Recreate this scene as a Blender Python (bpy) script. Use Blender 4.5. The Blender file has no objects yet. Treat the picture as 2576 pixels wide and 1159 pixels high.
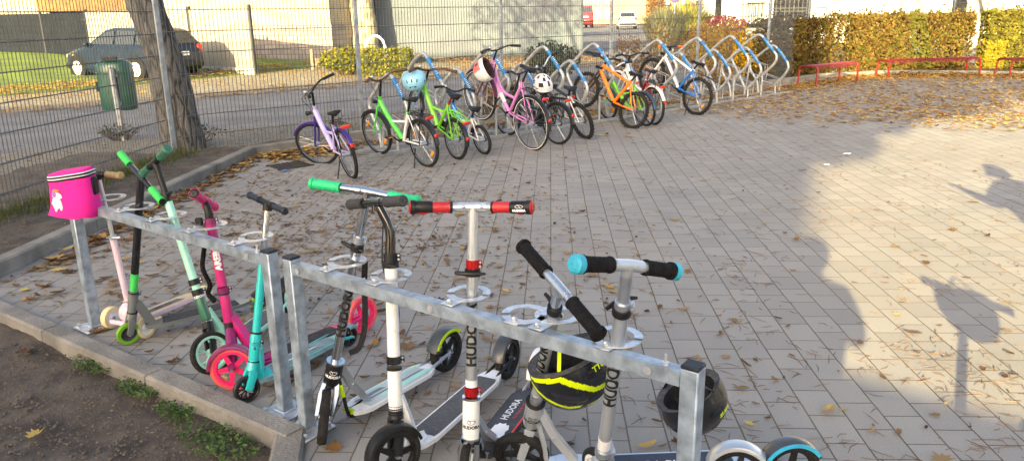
import bpy, bmesh, math, random
from math import *
from mathutils import Vector, Matrix, noise
V = Vector
random.seed(7)
S = bpy.context.scene
COL = S.collection
# ------------------------------------------------------------------ camera model (used to lay the place out)
FX = 1935.0; TH = radians(15.8); PH = radians(.9); CH = 1.6; KD = .90513
_r0 = V((1,0,0)); _u0 = V((0,sin(TH),cos(TH))); CF = V((0,cos(TH),-sin(TH)))
CR = cos(PH)*_r0 - sin(PH)*_u0; CU = sin(PH)*_r0 + cos(PH)*_u0
CAM = V((0,0,CH))
def ray(x,y): return CF + CR*((x-1288)/FX) - CU*((y-579.5)/FX)
def gp(x,y,z=0.):
    d = ray(x,y); return CAM + d*((z-CH)/d.z)
def pr(P):
    p = V(P)-CAM; c = p.dot(CF); return 1288+FX*p.dot(CR)/c, 579.5-FX*p.dot(CU)/c
def onpl(x,y,P,d):
    n = V((-d[1],d[0],0)); r = ray(x,y); return CAM + r*((V((P[0],P[1],0))-CAM).dot(n)/r.dot(n))
def raydist(x,y,C,r,nearer=0):
    "point seen at x,y that lies r from C"
    d = ray(x,y).normalized(); m = C-CAM; b = d.dot(m); disc = b*b-(m.length_squared-r*r)
    if disc < 0: return C + (CAM+d*b-C).normalized()*r
    t1 = b-sqrt(disc); t2 = b+sqrt(disc); A,B = CAM+d*t1, CAM+d*t2
    if nearer == 1: return A
    if nearer == 2: return B
    return A if abs(A.z-C.z) < abs(B.z-C.z) else B
# ------------------------------------------------------------------ materials
def nd(nt,t,**k):
    n = nt.nodes.new(t)
    for a,b in k.items(): setattr(n,a,b)
    return n
_M = {}
def mat(name, col, rough=.5, metal=0., var=.12, scale=12., bump=0., bs=40., col2=None, coat=0., trans=0., dirt=0., spec=None):
    if name in _M: return _M[name]
    m = bpy.data.materials.new(name); m.use_nodes = True; nt = m.node_tree; L = nt.links
    b = nt.nodes['Principled BSDF']; tc = nd(nt,'ShaderNodeTexCoord')
    n = nd(nt,'ShaderNodeTexNoise'); n.inputs['Scale'].default_value = scale; n.inputs['Detail'].default_value = 6
    L.new(tc.outputs['Object'], n.inputs['Vector'])
    r = nd(nt,'ShaderNodeValToRGB'); c2 = col2 or tuple(c*(1-var*1.6) for c in col); c1 = tuple(min(1,c*(1+var)) for c in col)
    r.color_ramp.elements[0].position = .35; r.color_ramp.elements[1].position = .65
    r.color_ramp.elements[0].color = (*c2,1); r.color_ramp.elements[1].color = (*(col if col2 else c1),1)
    L.new(n.outputs['Fac'], r.inputs['Fac']); out = r.outputs['Color']
    if dirt:
        n3 = nd(nt,'ShaderNodeTexNoise'); n3.inputs['Scale'].default_value = scale*3.3; n3.inputs['Detail'].default_value = 8; n3.inputs['Roughness'].default_value = .7
        L.new(tc.outputs['Object'], n3.inputs['Vector'])
        mr = nd(nt,'ShaderNodeMapRange'); mr.inputs[1].default_value = .55; mr.inputs[2].default_value = .75; mr.inputs[4].default_value = dirt
        L.new(n3.outputs['Fac'], mr.inputs[0]); mx = nd(nt,'ShaderNodeMix', data_type='RGBA'); L.new(mr.outputs[0], mx.inputs[0]); L.new(out, mx.inputs[6])
        mx.inputs[7].default_value = (.12,.10,.08,1); out = mx.outputs[2]
    L.new(out, b.inputs['Base Color'])
    b.inputs['Roughness'].default_value = rough; b.inputs['Metallic'].default_value = metal
    rr = nd(nt,'ShaderNodeMapRange'); rr.inputs[3].default_value = max(.02,rough-.1); rr.inputs[4].default_value = min(1,rough+.15)
    L.new(n.outputs['Fac'], rr.inputs[0]); L.new(rr.outputs[0], b.inputs['Roughness'])
    if coat: b.inputs['Coat Weight'].default_value = coat; b.inputs['Coat Roughness'].default_value = .08
    if trans: b.inputs['Transmission Weight'].default_value = trans
    if spec is not None: b.inputs['Specular IOR Level'].default_value = spec
    if bump:
        n2 = nd(nt,'ShaderNodeTexNoise'); n2.inputs['Scale'].default_value = bs; n2.inputs['Detail'].default_value = 5
        L.new(tc.outputs['Object'], n2.inputs['Vector']); bp = nd(nt,'ShaderNodeBump'); bp.inputs['Strength'].default_value = bump
        bp.inputs['Distance'].default_value = .01; L.new(n2.outputs['Fac'], bp.inputs['Height']); L.new(bp.outputs[0], b.inputs['Normal'])
    _M[name] = m; return m
def leafmat(name, cols, trans=.35, rough=.6):
    "leaf colours picked per leaf from the mesh attribute rnd"
    if name in _M: return _M[name]
    m = bpy.data.materials.new(name); m.use_nodes = True; nt = m.node_tree; L = nt.links
    b = nt.nodes['Principled BSDF']; a = nd(nt,'ShaderNodeAttribute'); a.attribute_name = 'rnd'
    r = nd(nt,'ShaderNodeValToRGB'); r.color_ramp.interpolation = 'LINEAR'
    while len(r.color_ramp.elements) < len(cols): r.color_ramp.elements.new(.5)
    for i,c in enumerate(cols): r.color_ramp.elements[i].position = i/(len(cols)-1); r.color_ramp.elements[i].color = (*c,1)
    L.new(a.outputs['Fac'], r.inputs['Fac']); L.new(r.outputs[0], b.inputs['Base Color']); b.inputs['Roughness'].default_value = rough
    b.inputs['Specular IOR Level'].default_value = .25
    if trans:
        t = nd(nt,'ShaderNodeBsdfTranslucent'); L.new(r.outputs[0], t.inputs['Color']); mx = nd(nt,'ShaderNodeMixShader'); mx.inputs[0].default_value = trans
        L.new(b.outputs[0], mx.inputs[1]); L.new(t.outputs[0], mx.inputs[2]); L.new(mx.outputs[0], nt.nodes['Material Output'].inputs[0])
    _M[name] = m; return m
def brickmat(name, c1, c2, mort, w, h, ms, rot=0., bump=.5, rough=.85, wall=False, nz=.25, joint_grow=0.):
    if name in _M: return _M[name]
    m = bpy.data.materials.new(name); m.use_nodes = True; nt = m.node_tree; L = nt.links
    b = nt.nodes['Principled BSDF']; tc = nd(nt,'ShaderNodeTexCoord'); mp = nd(nt,'ShaderNodeMapping')
    if wall:
        # walls are unwrapped: uv is in metres
        L.new(tc.outputs['UV'], mp.inputs['Vector'])
    else:
        mp.inputs['Rotation'].default_value = (0,0,rot)
        nw = nd(nt,'ShaderNodeTexNoise'); nw.inputs['Scale'].default_value = 3.; nw.inputs['Detail'].default_value = 3
        L.new(tc.outputs['Object'], nw.inputs['Vector']); sb = nd(nt,'ShaderNodeVectorMath', operation='SUBTRACT'); sb.inputs[1].default_value = (.5,.5,.5)
        L.new(nw.outputs['Color'], sb.inputs[0]); sc = nd(nt,'ShaderNodeVectorMath', operation='SCALE'); sc.inputs[3].default_value = .011; L.new(sb.outputs[0], sc.inputs[0])
        ad = nd(nt,'ShaderNodeVectorMath', operation='ADD'); L.new(tc.outputs['Object'], ad.inputs[0]); L.new(sc.outputs[0], ad.inputs[1]); L.new(ad.outputs[0], mp.inputs['Vector'])
    bk = nd(nt,'ShaderNodeTexBrick'); bk.offset = .5; bk.inputs['Scale'].default_value = 1
    for k,v in (('Color1',(*c1,1)),('Color2',(*c2,1)),('Mortar',(*mort,1)),('Mortar Size',ms),('Mortar Smooth',.3),('Bias',0),('Brick Width',w),('Row Height',h)): bk.inputs[k].default_value = v
    L.new(mp.outputs[0], bk.inputs['Vector'])
    n = nd(nt,'ShaderNodeTexNoise'); n.inputs['Scale'].default_value = 1.1; n.inputs['Detail'].default_value = 9; n.inputs['Roughness'].default_value = .65; L.new(tc.outputs['Object'], n.inputs['Vector'])
    n2 = nd(nt,'ShaderNodeTexNoise'); n2.inputs['Scale'].default_value = 120; n2.inputs['Detail'].default_value = 4; L.new(tc.outputs['Object'], n2.inputs['Vector'])
    ml = nd(nt,'ShaderNodeMath', operation='MULTIPLY_ADD'); ml.inputs[1].default_value = nz*1.6; ml.inputs[2].default_value = 1-nz*.8; L.new(n.outputs['Fac'], ml.inputs[0])
    ml2 = nd(nt,'ShaderNodeMath', operation='MULTIPLY_ADD'); ml2.inputs[1].default_value = .5; ml2.inputs[2].default_value = .75; L.new(n2.outputs['Fac'], ml2.inputs[0])
    mm = nd(nt,'ShaderNodeMath', operation='MULTIPLY'); L.new(ml.outputs[0], mm.inputs[0]); L.new(ml2.outputs[0], mm.inputs[1])
    vm = nd(nt,'ShaderNodeVectorMath', operation='SCALE'); L.new(bk.outputs['Color'], vm.inputs[0]); L.new(mm.outputs[0], vm.inputs[3]); L.new(vm.outputs[0], b.inputs['Base Color'])
    if not wall and w<.25:
        ns=nd(nt,'ShaderNodeTexNoise'); ns.inputs['Scale'].default_value=.55; ns.inputs['Detail'].default_value=10; ns.inputs['Roughness'].default_value=.72; L.new(tc.outputs['Object'],ns.inputs['Vector'])
        ms_=nd(nt,'ShaderNodeMapRange'); ms_.inputs[1].default_value=.44; ms_.inputs[2].default_value=.72; ms_.inputs[4].default_value=.62; L.new(ns.outputs['Fac'],ms_.inputs[0]); mxs=nd(nt,'ShaderNodeMix',data_type='RGBA'); L.new(ms_.outputs[0],mxs.inputs[0]); L.new(vm.outputs[0],mxs.inputs[6]); mxs.inputs[7].default_value=(.215,.188,.158,1); L.new(mxs.outputs[2],b.inputs['Base Color'])
    b.inputs['Roughness'].default_value = rough; b.inputs['Specular IOR Level'].default_value = .3
    hs = nd(nt,'ShaderNodeMath', operation='MULTIPLY_ADD'); hs.inputs[1].default_value = -1; L.new(bk.outputs['Fac'], hs.inputs[0])
    ng = nd(nt,'ShaderNodeMath', operation='MULTIPLY'); ng.inputs[1].default_value = .35; L.new(n2.outputs['Fac'], ng.inputs[0]); L.new(ng.outputs[0], hs.inputs[2])
    bp = nd(nt,'ShaderNodeBump'); bp.inputs['Strength'].default_value = bump; bp.inputs['Distance'].default_value = .006; L.new(hs.outputs[0], bp.inputs['Height']); L.new(bp.outputs[0], b.inputs['Normal'])
    _M[name] = m; return m
# ------------------------------------------------------------------ mesh builder
class MB:
    def __init__(s): s.v=[]; s.f=[]; s.m=[]; s.mats=[]; s.cur=0; s.xf=None; s.rn=[]; s.uv={}
    def use(s,m):
        if m not in s.mats: s.mats.append(m)
        s.cur = s.mats.index(m); return s
    def add(s,vs,fs,rn=None,uvs=None):
        o = len(s.v)
        for p in vs: s.v.append((s.xf @ V(p)) if s.xf is not None else V(p))
        for i,f in enumerate(fs):
            if uvs: s.uv[len(s.f)] = uvs[i]
            s.f.append([o+i for i in f]); s.m.append(s.cur); s.rn.append(rn)
        return s
    def box(s,c,d,R=None):
        c=V(c); vs=[]
        for z in (-1,1):
            for y in (-1,1):
                for x in (-1,1):
                    p = V((x*d[0]/2,y*d[1]/2,z*d[2]/2)); vs.append(c+(R@p if R else p))
        return s.add(vs,[(0,2,3,1),(4,5,7,6),(0,1,5,4),(2,6,7,3),(0,4,6,2),(1,3,7,5)])
    def rbox(s,c,d,R=None,b=.004,seg=1):
        bm = bmesh.new(); bmesh.ops.create_cube(bm,size=1); bmesh.ops.scale(bm,vec=d,verts=bm.verts); bmesh.ops.bevel(bm,geom=bm.edges[:],offset=min(b,min(d)*.45),segments=seg,affect='EDGES')
        c=V(c); vs=[c+(R@v.co if R else v.co) for v in bm.verts]; fs=[[v.index for v in f.verts] for f in bm.faces]; bm.free(); return s.add(vs,fs)
    def tube(s,pts,r,n=8,cap=True,closed=False,prof=None,up=None):
        pts=[V(p) for p in pts]; N=len(pts)
        rs = r if isinstance(r,(list,tuple)) else [r]*N
        T=[]
        for i in range(N):
            a = pts[i-1] if (i>0 or closed) else pts[i]; b = pts[(i+1)%N] if (i<N-1 or closed) else pts[i]
            t=(b-a); T.append(t.normalized() if t.length>1e-9 else V((0,0,1)))
        u = V(up) if up else (V((0,0,1)) if abs(T[0].z)<.9 else V((1,0,0)))
        u = (u-T[0]*u.dot(T[0])).normalized(); vs=[]; 
        P = prof or [(cos(2*pi*k/n),sin(2*pi*k/n)) for k in range(n)]; n=len(P)
        for i in range(N):
            if i: u=(u-T[i]*u.dot(T[i])); u = u.normalized() if u.length>1e-6 else T[i].orthogonal().normalized()
            w=T[i].cross(u)
            for a,b in P: vs.append(pts[i]+(u*a+w*b)*rs[i])
        fs=[]
        for i in range(N if closed else N-1):
            j=(i+1)%N
            for k in range(n):
                l=(k+1)%n; fs.append((i*n+k,i*n+l,j*n+l,j*n+k))
        if cap and not closed: fs.append(tuple(range(n-1,-1,-1))); fs.append(tuple((N-1)*n+k for k in range(n)))
        return s.add(vs,fs)
    def cyl(s,a,b,r,r2=None,n=12,cap=True): return s.tube([a,b],[r,r if r2 is None else r2],n,cap)
    def lathe(s,c,ax,prof,n=24,a0=0.,a1=2*pi,ref=None):
        "prof: (distance along axis, radius)"
        c=V(c); ax=V(ax).normalized(); u = (V(ref)-ax*V(ref).dot(ax)).normalized() if ref is not None else ax.orthogonal().normalized(); w=ax.cross(u); vs=[]; full=abs(a1-a0-2*pi)<1e-6; m=n if full else n+1
        for k in range(m):
            a=a0+(a1-a0)*k/n; d=u*cos(a)+w*sin(a)
            for h,r in prof: vs.append(c+ax*h+d*r)
        q=len(prof); fs=[]
        for k in range(n):
            l=(k+1)%m
            for j in range(q-1): fs.append((k*q+j,l*q+j,l*q+j+1,k*q+j+1))
        return s.add(vs,fs)
    def torus(s,c,ax,R,r,n=28,k=8,sq=1.,a0=0.,a1=2*pi,ref=None):
        pf=[(r*sq*sin(2*pi*i/k),R+r*cos(2*pi*i/k)) for i in range(k+1)]; return s.lathe(c,ax,pf,n,a0,a1,ref)
    def ball(s,c,r,n=12,k=8,sc=(1,1,1),R=None):
        c=V(c); vs=[]; fs=[]
        for i in range(k+1):
            t=pi*i/k
            for j in range(n):
                a=2*pi*j/n; p=V((sin(t)*cos(a)*r*sc[0],sin(t)*sin(a)*r*sc[1],cos(t)*r*sc[2])); vs.append(c+(R@p if R else p))
        for i in range(k):
            for j in range(n): l=(j+1)%n; fs.append((i*n+j,(i+1)*n+j,(i+1)*n+l,i*n+l))
        return s.add(vs,fs)
    def prism(s,pts,ex,uvs=False):
        "closed outline pts (3D, planar) extruded by vector ex"
        pts=[V(p) for p in pts]; n=len(pts); ex=V(ex)
        return s.add(pts+[p+ex for p in pts],[tuple(range(n-1,-1,-1)),tuple(range(n,2*n))]+[(i,(i+1)%n,(i+1)%n+n,i+n) for i in range(n)])
    def quad(s,a,b,c,d): return s.add([a,b,c,d],[(0,1,2,3)])
    def text(s,body,size,fn,mirror=False,sub=True,bold=0.):
        "lettering: flat glyph faces mapped point by point with fn(x,y) (x along the line, y up, both from the centre)"
        cu=bpy.data.curves.new('t','FONT'); cu.body=body; cu.size=size; cu.align_x='CENTER'; cu.align_y='CENTER'; cu.resolution_u=2; cu.offset=bold
        ob=bpy.data.objects.new('t',cu); COL.objects.link(ob); dg=bpy.context.evaluated_depsgraph_get(); me=bpy.data.meshes.new_from_object(ob.evaluated_get(dg))
        bm=bmesh.new(); bm.from_mesh(me); bmesh.ops.triangulate(bm,faces=bm.faces[:])
        if sub:
            for it in range(3):
                lg=[e for e in bm.edges if e.calc_length()>size*.14]
                if lg: bmesh.ops.subdivide_edges(bm,edges=lg,cuts=1); bmesh.ops.triangulate(bm,faces=bm.faces[:])
        bm.verts.index_update()
        vs=[fn((-v.co.x if mirror else v.co.x),v.co.y) for v in bm.verts]; fs=[[v.index for v in f.verts] for f in bm.faces]; bm.free()
        bpy.data.objects.remove(ob); bpy.data.curves.remove(cu); bpy.data.meshes.remove(me); return s.add(vs,fs)
    def build(s,name,parent=None,m=None,loc=None,smooth=40,abs_=False):
        me=bpy.data.meshes.new(name); off = V(loc) if loc is not None else V((0,0,0))
        if abs_ and parent is not None and loc is None: off = parent.location.copy()
        me.from_pydata([tuple(p-off) for p in s.v],[],s.f)
        if m is not None: s.mats=[m] if not s.mats else s.mats
        for q in s.mats: me.materials.append(q)
        me.polygons.foreach_set('material_index',s.m)
        if any(r is not None for r in s.rn):
            at=me.attributes.new('rnd','FLOAT','FACE'); at.data.foreach_set('value',[r or 0. for r in s.rn])
        if s.uv:
            ul=me.uv_layers.new(name='UVMap')
            for pi_,uvs in s.uv.items():
                for li,uvv in zip(me.polygons[pi_].loop_indices,uvs): ul.data[li].uv=uvv
        me.update()
        if smooth:
            me.polygons.foreach_set('use_smooth',[True]*len(me.polygons)); me.set_sharp_from_angle(angle=radians(smooth))
        o=bpy.data.objects.new(name,me); COL.objects.link(o)
        if parent is not None: o.parent=parent
        if loc is not None: o.location=off
        return o
def tag(o,label=None,cat=None,group=None,kind=None):
    for k,v in (('label',label),('category',cat),('group',group),('kind',kind)):
        if v: o[k]=v
    return o
def empty(name,loc,label,cat,group=None,rot=None):
    o=bpy.data.objects.new(name,None); COL.objects.link(o); o.location=loc; o.empty_display_size=.1
    if rot is not None: o.rotation_euler=rot
    return tag(o,label,cat,group)
def one(mb,name,label,cat,group=None,loc=None,smooth=40):
    if loc is None:
        xs=[p.x for p in mb.v]; ys=[p.y for p in mb.v]; zs=[p.z for p in mb.v]; loc=V(((min(xs)+max(xs))/2,(min(ys)+max(ys))/2,min(zs)))
    return tag(mb.build(name,loc=loc,smooth=smooth),label,cat,group)
def struct(mb,name,smooth=0): o=mb.build(name,smooth=smooth); o['kind']='structure'; return o
def lerp(a,b,t): return a+(b-a)*t
def vl(a,b,t): return V(a).lerp(V(b),t)
def bez(pts,n=12):
    "Catmull-Rom through pts"
    P=[V(p) for p in pts]; P=[P[0]*2-P[1]]+P+[P[-1]*2-P[-2]]; out=[]
    for i in range(1,len(P)-2):
        for k in range(n):
            t=k/n; a,b,c,d=P[i-1:i+3]; out.append(.5*((2*b)+(c-a)*t+(2*a-5*b+4*c-d)*t*t+(-a+3*b-3*c+d)*t**3))
    out.append(P[-2]); return out
def wallquad(mb,a,b,z0,z1):
    a=V(a);b=V(b); L=(b-a).length; return mb.add([(a.x,a.y,z0),(b.x,b.y,z0),(b.x,b.y,z1),(a.x,a.y,z1)],[(0,1,2,3)],uvs=[[(0,z0),(L,z0),(L,z1),(0,z1)]])
# ------------------------------------------------------------------ common materials
galv=mat('galvanised',(.33,.40,.48),.38,.45,var=.2,scale=22,bump=.15,bs=70,dirt=.22)
wire=mat('fence_wire',(.12,.13,.137),.6,.2,var=.15,scale=8)
fpost=mat('fence_post',(.30,.33,.36),.5,.45,var=.15,scale=10,bump=.05)
chrome=mat('chrome',(.62,.64,.66),.16,1.,var=.05,scale=6)
alu=mat('alu',(.52,.56,.61),.30,.85,var=.06,scale=10,dirt=.1)
silver=mat('silver_paint',(.52,.56,.61),.30,.6,var=.05,scale=8,coat=.3,dirt=.15)
black=mat('black_plastic',(.012,.012,.013),.42,spec=.3,var=.2,scale=20,bump=.05)
blackg=mat('black_gloss',(.012,.012,.014),.14,var=.1,coat=.5)
foam=mat('black_foam',(.012,.012,.014),.95,spec=.12,var=.2,scale=60,bump=.5,bs=260)
rubber=mat('tyre_rubber',(.02,.0195,.019),.85,spec=.25,var=.3,scale=30,bump=.3,bs=120,dirt=.25)
white=mat('white_paint',(.78,.78,.78),.28,var=.04,coat=.4,dirt=.2)
red=mat('red_anodised',(.45,.012,.018),.22,.5,var=.05)
redp=mat('red_plastic',(.42,.015,.02),.4,var=.08)
darkc=mat('dark_cap',(.012,.016,.03),.6,var=.3)
glassd=mat('dark_glass',(.03,.035,.04),.08,var=.1,spec=.8)
lamp_red=mat('red_reflector',(.5,.02,.01),.15,var=.1,coat=.6)
orangef=mat('orange_reflector',(.8,.28,.01),.2,var=.1,coat=.5)
conc=mat('kerb_concrete',(.225,.21,.188),.92,var=.2,scale=4,bump=.7,bs=70,dirt=.6)
def pm(name,c,rough=.3,**k): return mat(name,c,rough,var=.05,coat=.4,dirt=.12,**k)
lilac=pm('lilac_paint',(.50,.42,.72)); purple=pm('purple_plastic',(.045,.02,.20)); greenb=pm('green_paint',(.07,.58,.06)); whitef=pm('white_frame',(.75,.76,.76))
mauve=pm('mauve_paint',(.55,.20,.50)); orangep=pm('orange_paint',(.95,.20,.01)); bluep=pm('blue_paint',(.01,.16,.55)); darkf=pm('dark_frame',(.02,.02,.025)); lime=pm('lime_paint',(.18,.62,.03))
mint=pm('mint_paint',(.33,.75,.60)); dgreen=pm('dark_green_paint',(.02,.13,.08)); magenta=pm('magenta_paint',(.50,.015,.16)); turq=pm('turquoise_paint',(.0,.50,.50)); pinkt=pm('pale_pink_paint',(.75,.55,.64)); greyp=pm('grey_paint',(.14,.15,.15))
pinkw=mat('pink_wheel',(.9,.02,.14),.3,var=.1,coat=.3); greenw=mat('green_wheel',(.17,.42,.02),.4,var=.1); cream=mat('cream_wheel',(.72,.60,.34),.5,var=.08,dirt=.3)
gripg=mat('green_grip',(.0,.50,.20),.5,var=.06,bump=.3,bs=90); grip2=mat('lime_green_grip',(.03,.55,.10),.55,var=.06,bump=.3,bs=120)
brownp=mat('brown_grip',(.07,.025,.012),.5,var=.1); woodg=mat('beige_grip',(.42,.29,.14),.6,var=.15,scale=30,bump=.3)
rackblue=mat('blue_sleeve',(.008,.16,.42),.35,var=.1,coat=.2)
# ================================================================== SETTING
# ---- fence line
A_=radians(40.5); FU=V((cos(A_),sin(A_),0)); FN=V((-sin(A_),cos(A_),0)); P0=V((-4.003,9.1,0)); PS=2.55
def fl(t,off=0,z=0): return P0+FU*t+FN*off+V((0,0,z))
# ---- ground sheets
def sheet(name,pts,m,z=None):
    mb=MB().use(m); vs=[V(p) if z is None else V((p[0],p[1],z)) for p in pts]
    from mathutils.geometry import tessellate_polygon
    fs=[]
    for t in tessellate_polygon([vs]):
        a,b,c=(vs[i] for i in t); fs.append(t if (b-a).cross(c-a).z>0 else t[::-1])
    mb.add(vs,fs); return struct(mb,name)
asph=mat('asphalt',(.20,.205,.215),.95,var=.12,scale=1.3,bump=.8,bs=130,dirt=.3,spec=.2)
sheet('ground',[(-160,-120,0),(220,-120,0),(220,320,0),(-160,320,0)],mat('far_ground',(.16,.15,.13),.95,var=.2,scale=.5),-.14)
pav=brickmat('paving',(.305,.292,.272),(.255,.246,.232),(.115,.092,.068),.213,.15,.0036,rot=radians(-87),bump=.7,nz=.42)
KL=[gp(0,700),V((-3.06,9.16,0)),fl(2.25,-.42),fl(14.8,-.35),fl(16.8,-1.1),V((12.3,18.1,0)),V((22,15.5,0))]
FK0=gp(0,763); FK1=gp(770,1088); kd=(FK1-FK0).normalized(); kn=V((kd.y,-kd.x,0))   # towards the soil
yard=[*KL,V((30,-6,0)),V((-.5,-6,0)),FK1+V((.12,-.9,0)),FK1+V((-.03,-.03,0)),FK0-kd*.25]
sheet('school_yard',[V((p.x,p.y,0)) for p in yard],pav,0.)
road=sheet('road',[fl(-14,1.9),fl(60,1.9),fl(60,6.9),fl(-14,6.9)],asph,-.012)
# side street running away to the far houses
sheet('side_street',[fl(17,6.9),fl(26,6.9),V((16,90,0)),V((8.4,96,0)),V((3.2,34,0))],asph,-.008)
grav=mat('gravel',(.25,.235,.205),.95,var=.25,scale=14,bump=1.,bs=90,dirt=.5,col2=(.15,.135,.11))
sheet('verge',[fl(-14,-.1),fl(60,-.1),fl(60,1.9),fl(-14,1.9)],grav,-.007)
swm=brickmat('pavement_stones',(.25,.235,.20),(.21,.195,.165),(.12,.10,.07),.30,.15,.006,rot=-A_,bump=.4)
sheet('pavement',[fl(-14,6.9),fl(17,6.9),fl(11,13.5),fl(7.9,13.3),fl(2.4,11.2),fl(-14,8.6)],swm,.0)
def lawn_pt(x,y,z): q=gp(x,y,z); return q
gm=mat('lawn_soil',(.125,.20,.018),.95,var=.3,scale=1.2,bump=1.,bs=40,col2=(.05,.09,.012))
lawn=MB().use(gm)
a=[fl(-14,8.6,.004),fl(2.4,11.2,.004),fl(7.9,13.3,.004),fl(12.5,13.6,.004)]
b=[V((-42,34,.5)),V((-20,34,.5)),V((-9,36.6,.45)),V((-4.5,37,.4))]
lawn.add(a+b,[(0,1,5,4),(1,2,6,5),(2,3,7,6)]); struct(lawn,'lawn')
soil=mat('soil',(.115,.092,.072),.97,var=.25,scale=6,bump=1.,bs=35,col2=(.05,.039,.032),dirt=.3)
def rough_ground(name,poly,z,step,amp,seed,m):
    xs=[p[0] for p in poly]; ys=[p[1] for p in poly]; mb=MB().use(m); idx={}; 
    def inside(x,y):
        c=False; n=len(poly)
        for i in range(n):
            (x1,y1),(x2,y2)=poly[i],poly[i-1]
            if (y1>y)!=(y2>y) and x<(x2-x1)*(y-y1)/(y2-y1)+x1: c=not c
        return c
    nx=int((max(xs)-min(xs))/step)+1; ny=int((max(ys)-min(ys))/step)+1
    for i in range(nx):
        for j in range(ny):
            x=min(xs)+i*step; y=min(ys)+j*step
            if not inside(x+step/2,y+step/2): continue
            q=[]
            for a,b in ((i,j),(i+1,j),(i+1,j+1),(i,j+1)):
                if (a,b) not in idx:
                    px=min(xs)+a*step; py=min(ys)+b*step; idx[(a,b)]=len(mb.v)
                    h=noise.noise(V((px*2.2,py*2.2,seed)))*amp+noise.noise(V((px*9,py*9,seed)))*amp*.35+noise.noise(V((px*30,py*30,seed)))*amp*.2
                    mb.v.append(V((px,py,z+h)))
                q.append(idx[(a,b)])
            mb.f.append(q); mb.m.append(0); mb.rn.append(None)
    return struct(mb,name,smooth=60)
kin=[p.copy() for p in KL]
def off_in(i,d): # inner side of the long kerb (towards the fence)
    n=len(KL); t=(KL[min(i+1,n-1)]-KL[max(i-1,0)]).normalized(); return KL[i]+V((-t.y,t.x,0))*d
bed=[off_in(i,.11) for i in range(len(KL))]
rough_ground('soil_bed_by_fence',[(p.x,p.y) for p in [KL[0]+V((-1.0,-2.2,0)),KL[0]+V((-.08,-1.4,0))*1.,bed[0],bed[1],bed[2]]]+[(fl(2.6,.0).x,fl(2.6,.0).y),(P0.x,P0.y),(-5.2,9.3),(-5.6,6.1),(-6.2,3.0)],.055,.05,.035,3.,soil)
rough_ground('soil_bed_behind_rack',[(p.x,p.y) for p in (bed[2],bed[3],fl(14.9,.3),fl(2.6,.05))],.03,.08,.03,5.,soil)
rough_ground('soil_bed_under_hedge',[(p.x,p.y) for p in (bed[3],bed[4],bed[5],bed[6],V((23,17.6,0)),fl(20,.5),fl(14.9,.3))],.06,.15,.04,6.,soil)
q0=FK0-kd*1.2+kn*.05; q1=FK1+kn*.05
rough_ground('soil_bed_in_front',[(q0.x,q0.y),(q1.x+.0,q1.y),(q1.x+.2,q1.y-.6),(-.4,1.2),(-5.5,1.2),(-6.5,q0.y)],-.045,.028,.034,9.,soil)
# ---- kerbs
def kerb(name,path,w,z0,z1,b=.012,side=1):
    mb=MB().use(conc); n=len(path); off=[]
    for i in range(n):
        t0=(path[i]-path[i-1]).normalized() if i else (path[1]-path[0]).normalized(); t1=(path[i+1]-path[i]).normalized() if i<n-1 else t0
        n0=V((-t0.y,t0.x,0)); n1=V((-t1.y,t1.x,0)); m=(n0+n1).normalized(); off.append(m/ max(.4,m.dot(n0))*side)
    for i in range(n-1):
        a,c=path[i],path[i+1]; L=(c-a).length; k=max(1,round(L/1.0))
        for j in range(k):
            g=.004; A0=a.lerp(c,j/k+(g/L if j else 0)); A1=a.lerp(c,(j+1)/k-(g/L if j<k-1 else 0)); o0=off[i].lerp(off[i+1],j/k); o1=off[i].lerp(off[i+1],(j+1)/k)
            prof=[(0,z0),(0,z1-b),(b,z1),(w-b,z1),(w,z1-b),(w,z0)]; dz=random.uniform(-.003,.003)
            vs=[A0+o0*p+V((0,0,q+dz)) for p,q in prof]+[A1+o1*p+V((0,0,q+dz)) for p,q in prof]
            mb.add(vs,[(q,q+1,q+7,q+6) for q in range(5)]+[(0,5,4,3,2,1),(6,7,8,9,10,11)])
    return struct(mb,name,smooth=30)
kerb('long_kerb',[KL[0]+(KL[0]-KL[1]).normalized()*1.5]+KL,.11,-.05,.105)
kerb('front_kerb',[FK0-kd*1.2,FK1],.105,-.12,.035,side=-1)
kerb('front_kerb_return',[FK1+kd*.005,FK1+V((.16,-.9,0))],.12,-.12,.03,side=-1)
kerb('road_kerb',[fl(-14,6.86),fl(17,6.86)],.12,-.1,.03)
# ---- drain, paper scraps
D=V((-2.45,8.42,0)); t=MB().use(mat('cast_iron',(.05,.045,.042),.7,.5,var=.2,bump=.4))
for k in range(9): t.rbox(D+FU*(k*.045-.18)+V((0,0,.008)),(.018,.30,.014),Matrix.Rotation(A_,3,'Z'),.003)
for s in (-1,1): t.rbox(D+FN*(.155*s)+V((0,0,.007)),(.42,.02,.014),Matrix.Rotation(A_,3,'Z'),.003)
one(t,'drain_grate','dark slotted iron drain grate in the paving at the kerb corner','drain')
def scrap(px,py,m,name,label,s):
    c=gp(px,py); mb=MB().use(m); vs=[]
    for k in range(9): a=2*pi*k/9; r=s*(.55+.6*random.random()); vs.append(c+V((cos(a)*r,sin(a)*r*.8,.006+.02*random.random())))
    vs.append(c+V((0,0,.025))); mb.add(vs,[(k,(k+1)%9,9) for k in range(9)]); one(mb,name,label,'litter')
scrap(716,432,mat('blue_foil',(.01,.12,.5),.3),'plastic_scrap','crumpled blue plastic scrap beside the leaf pile and drain',.07)
scrap(2132,390,white,'paper_scrap','long white paper scrap on the sunlit paving, the farther of the two',.05)
scrap(2080,418,white,'paper_scrap','small white paper scrap on the sunlit paving, the nearer of the two',.035)

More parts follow.
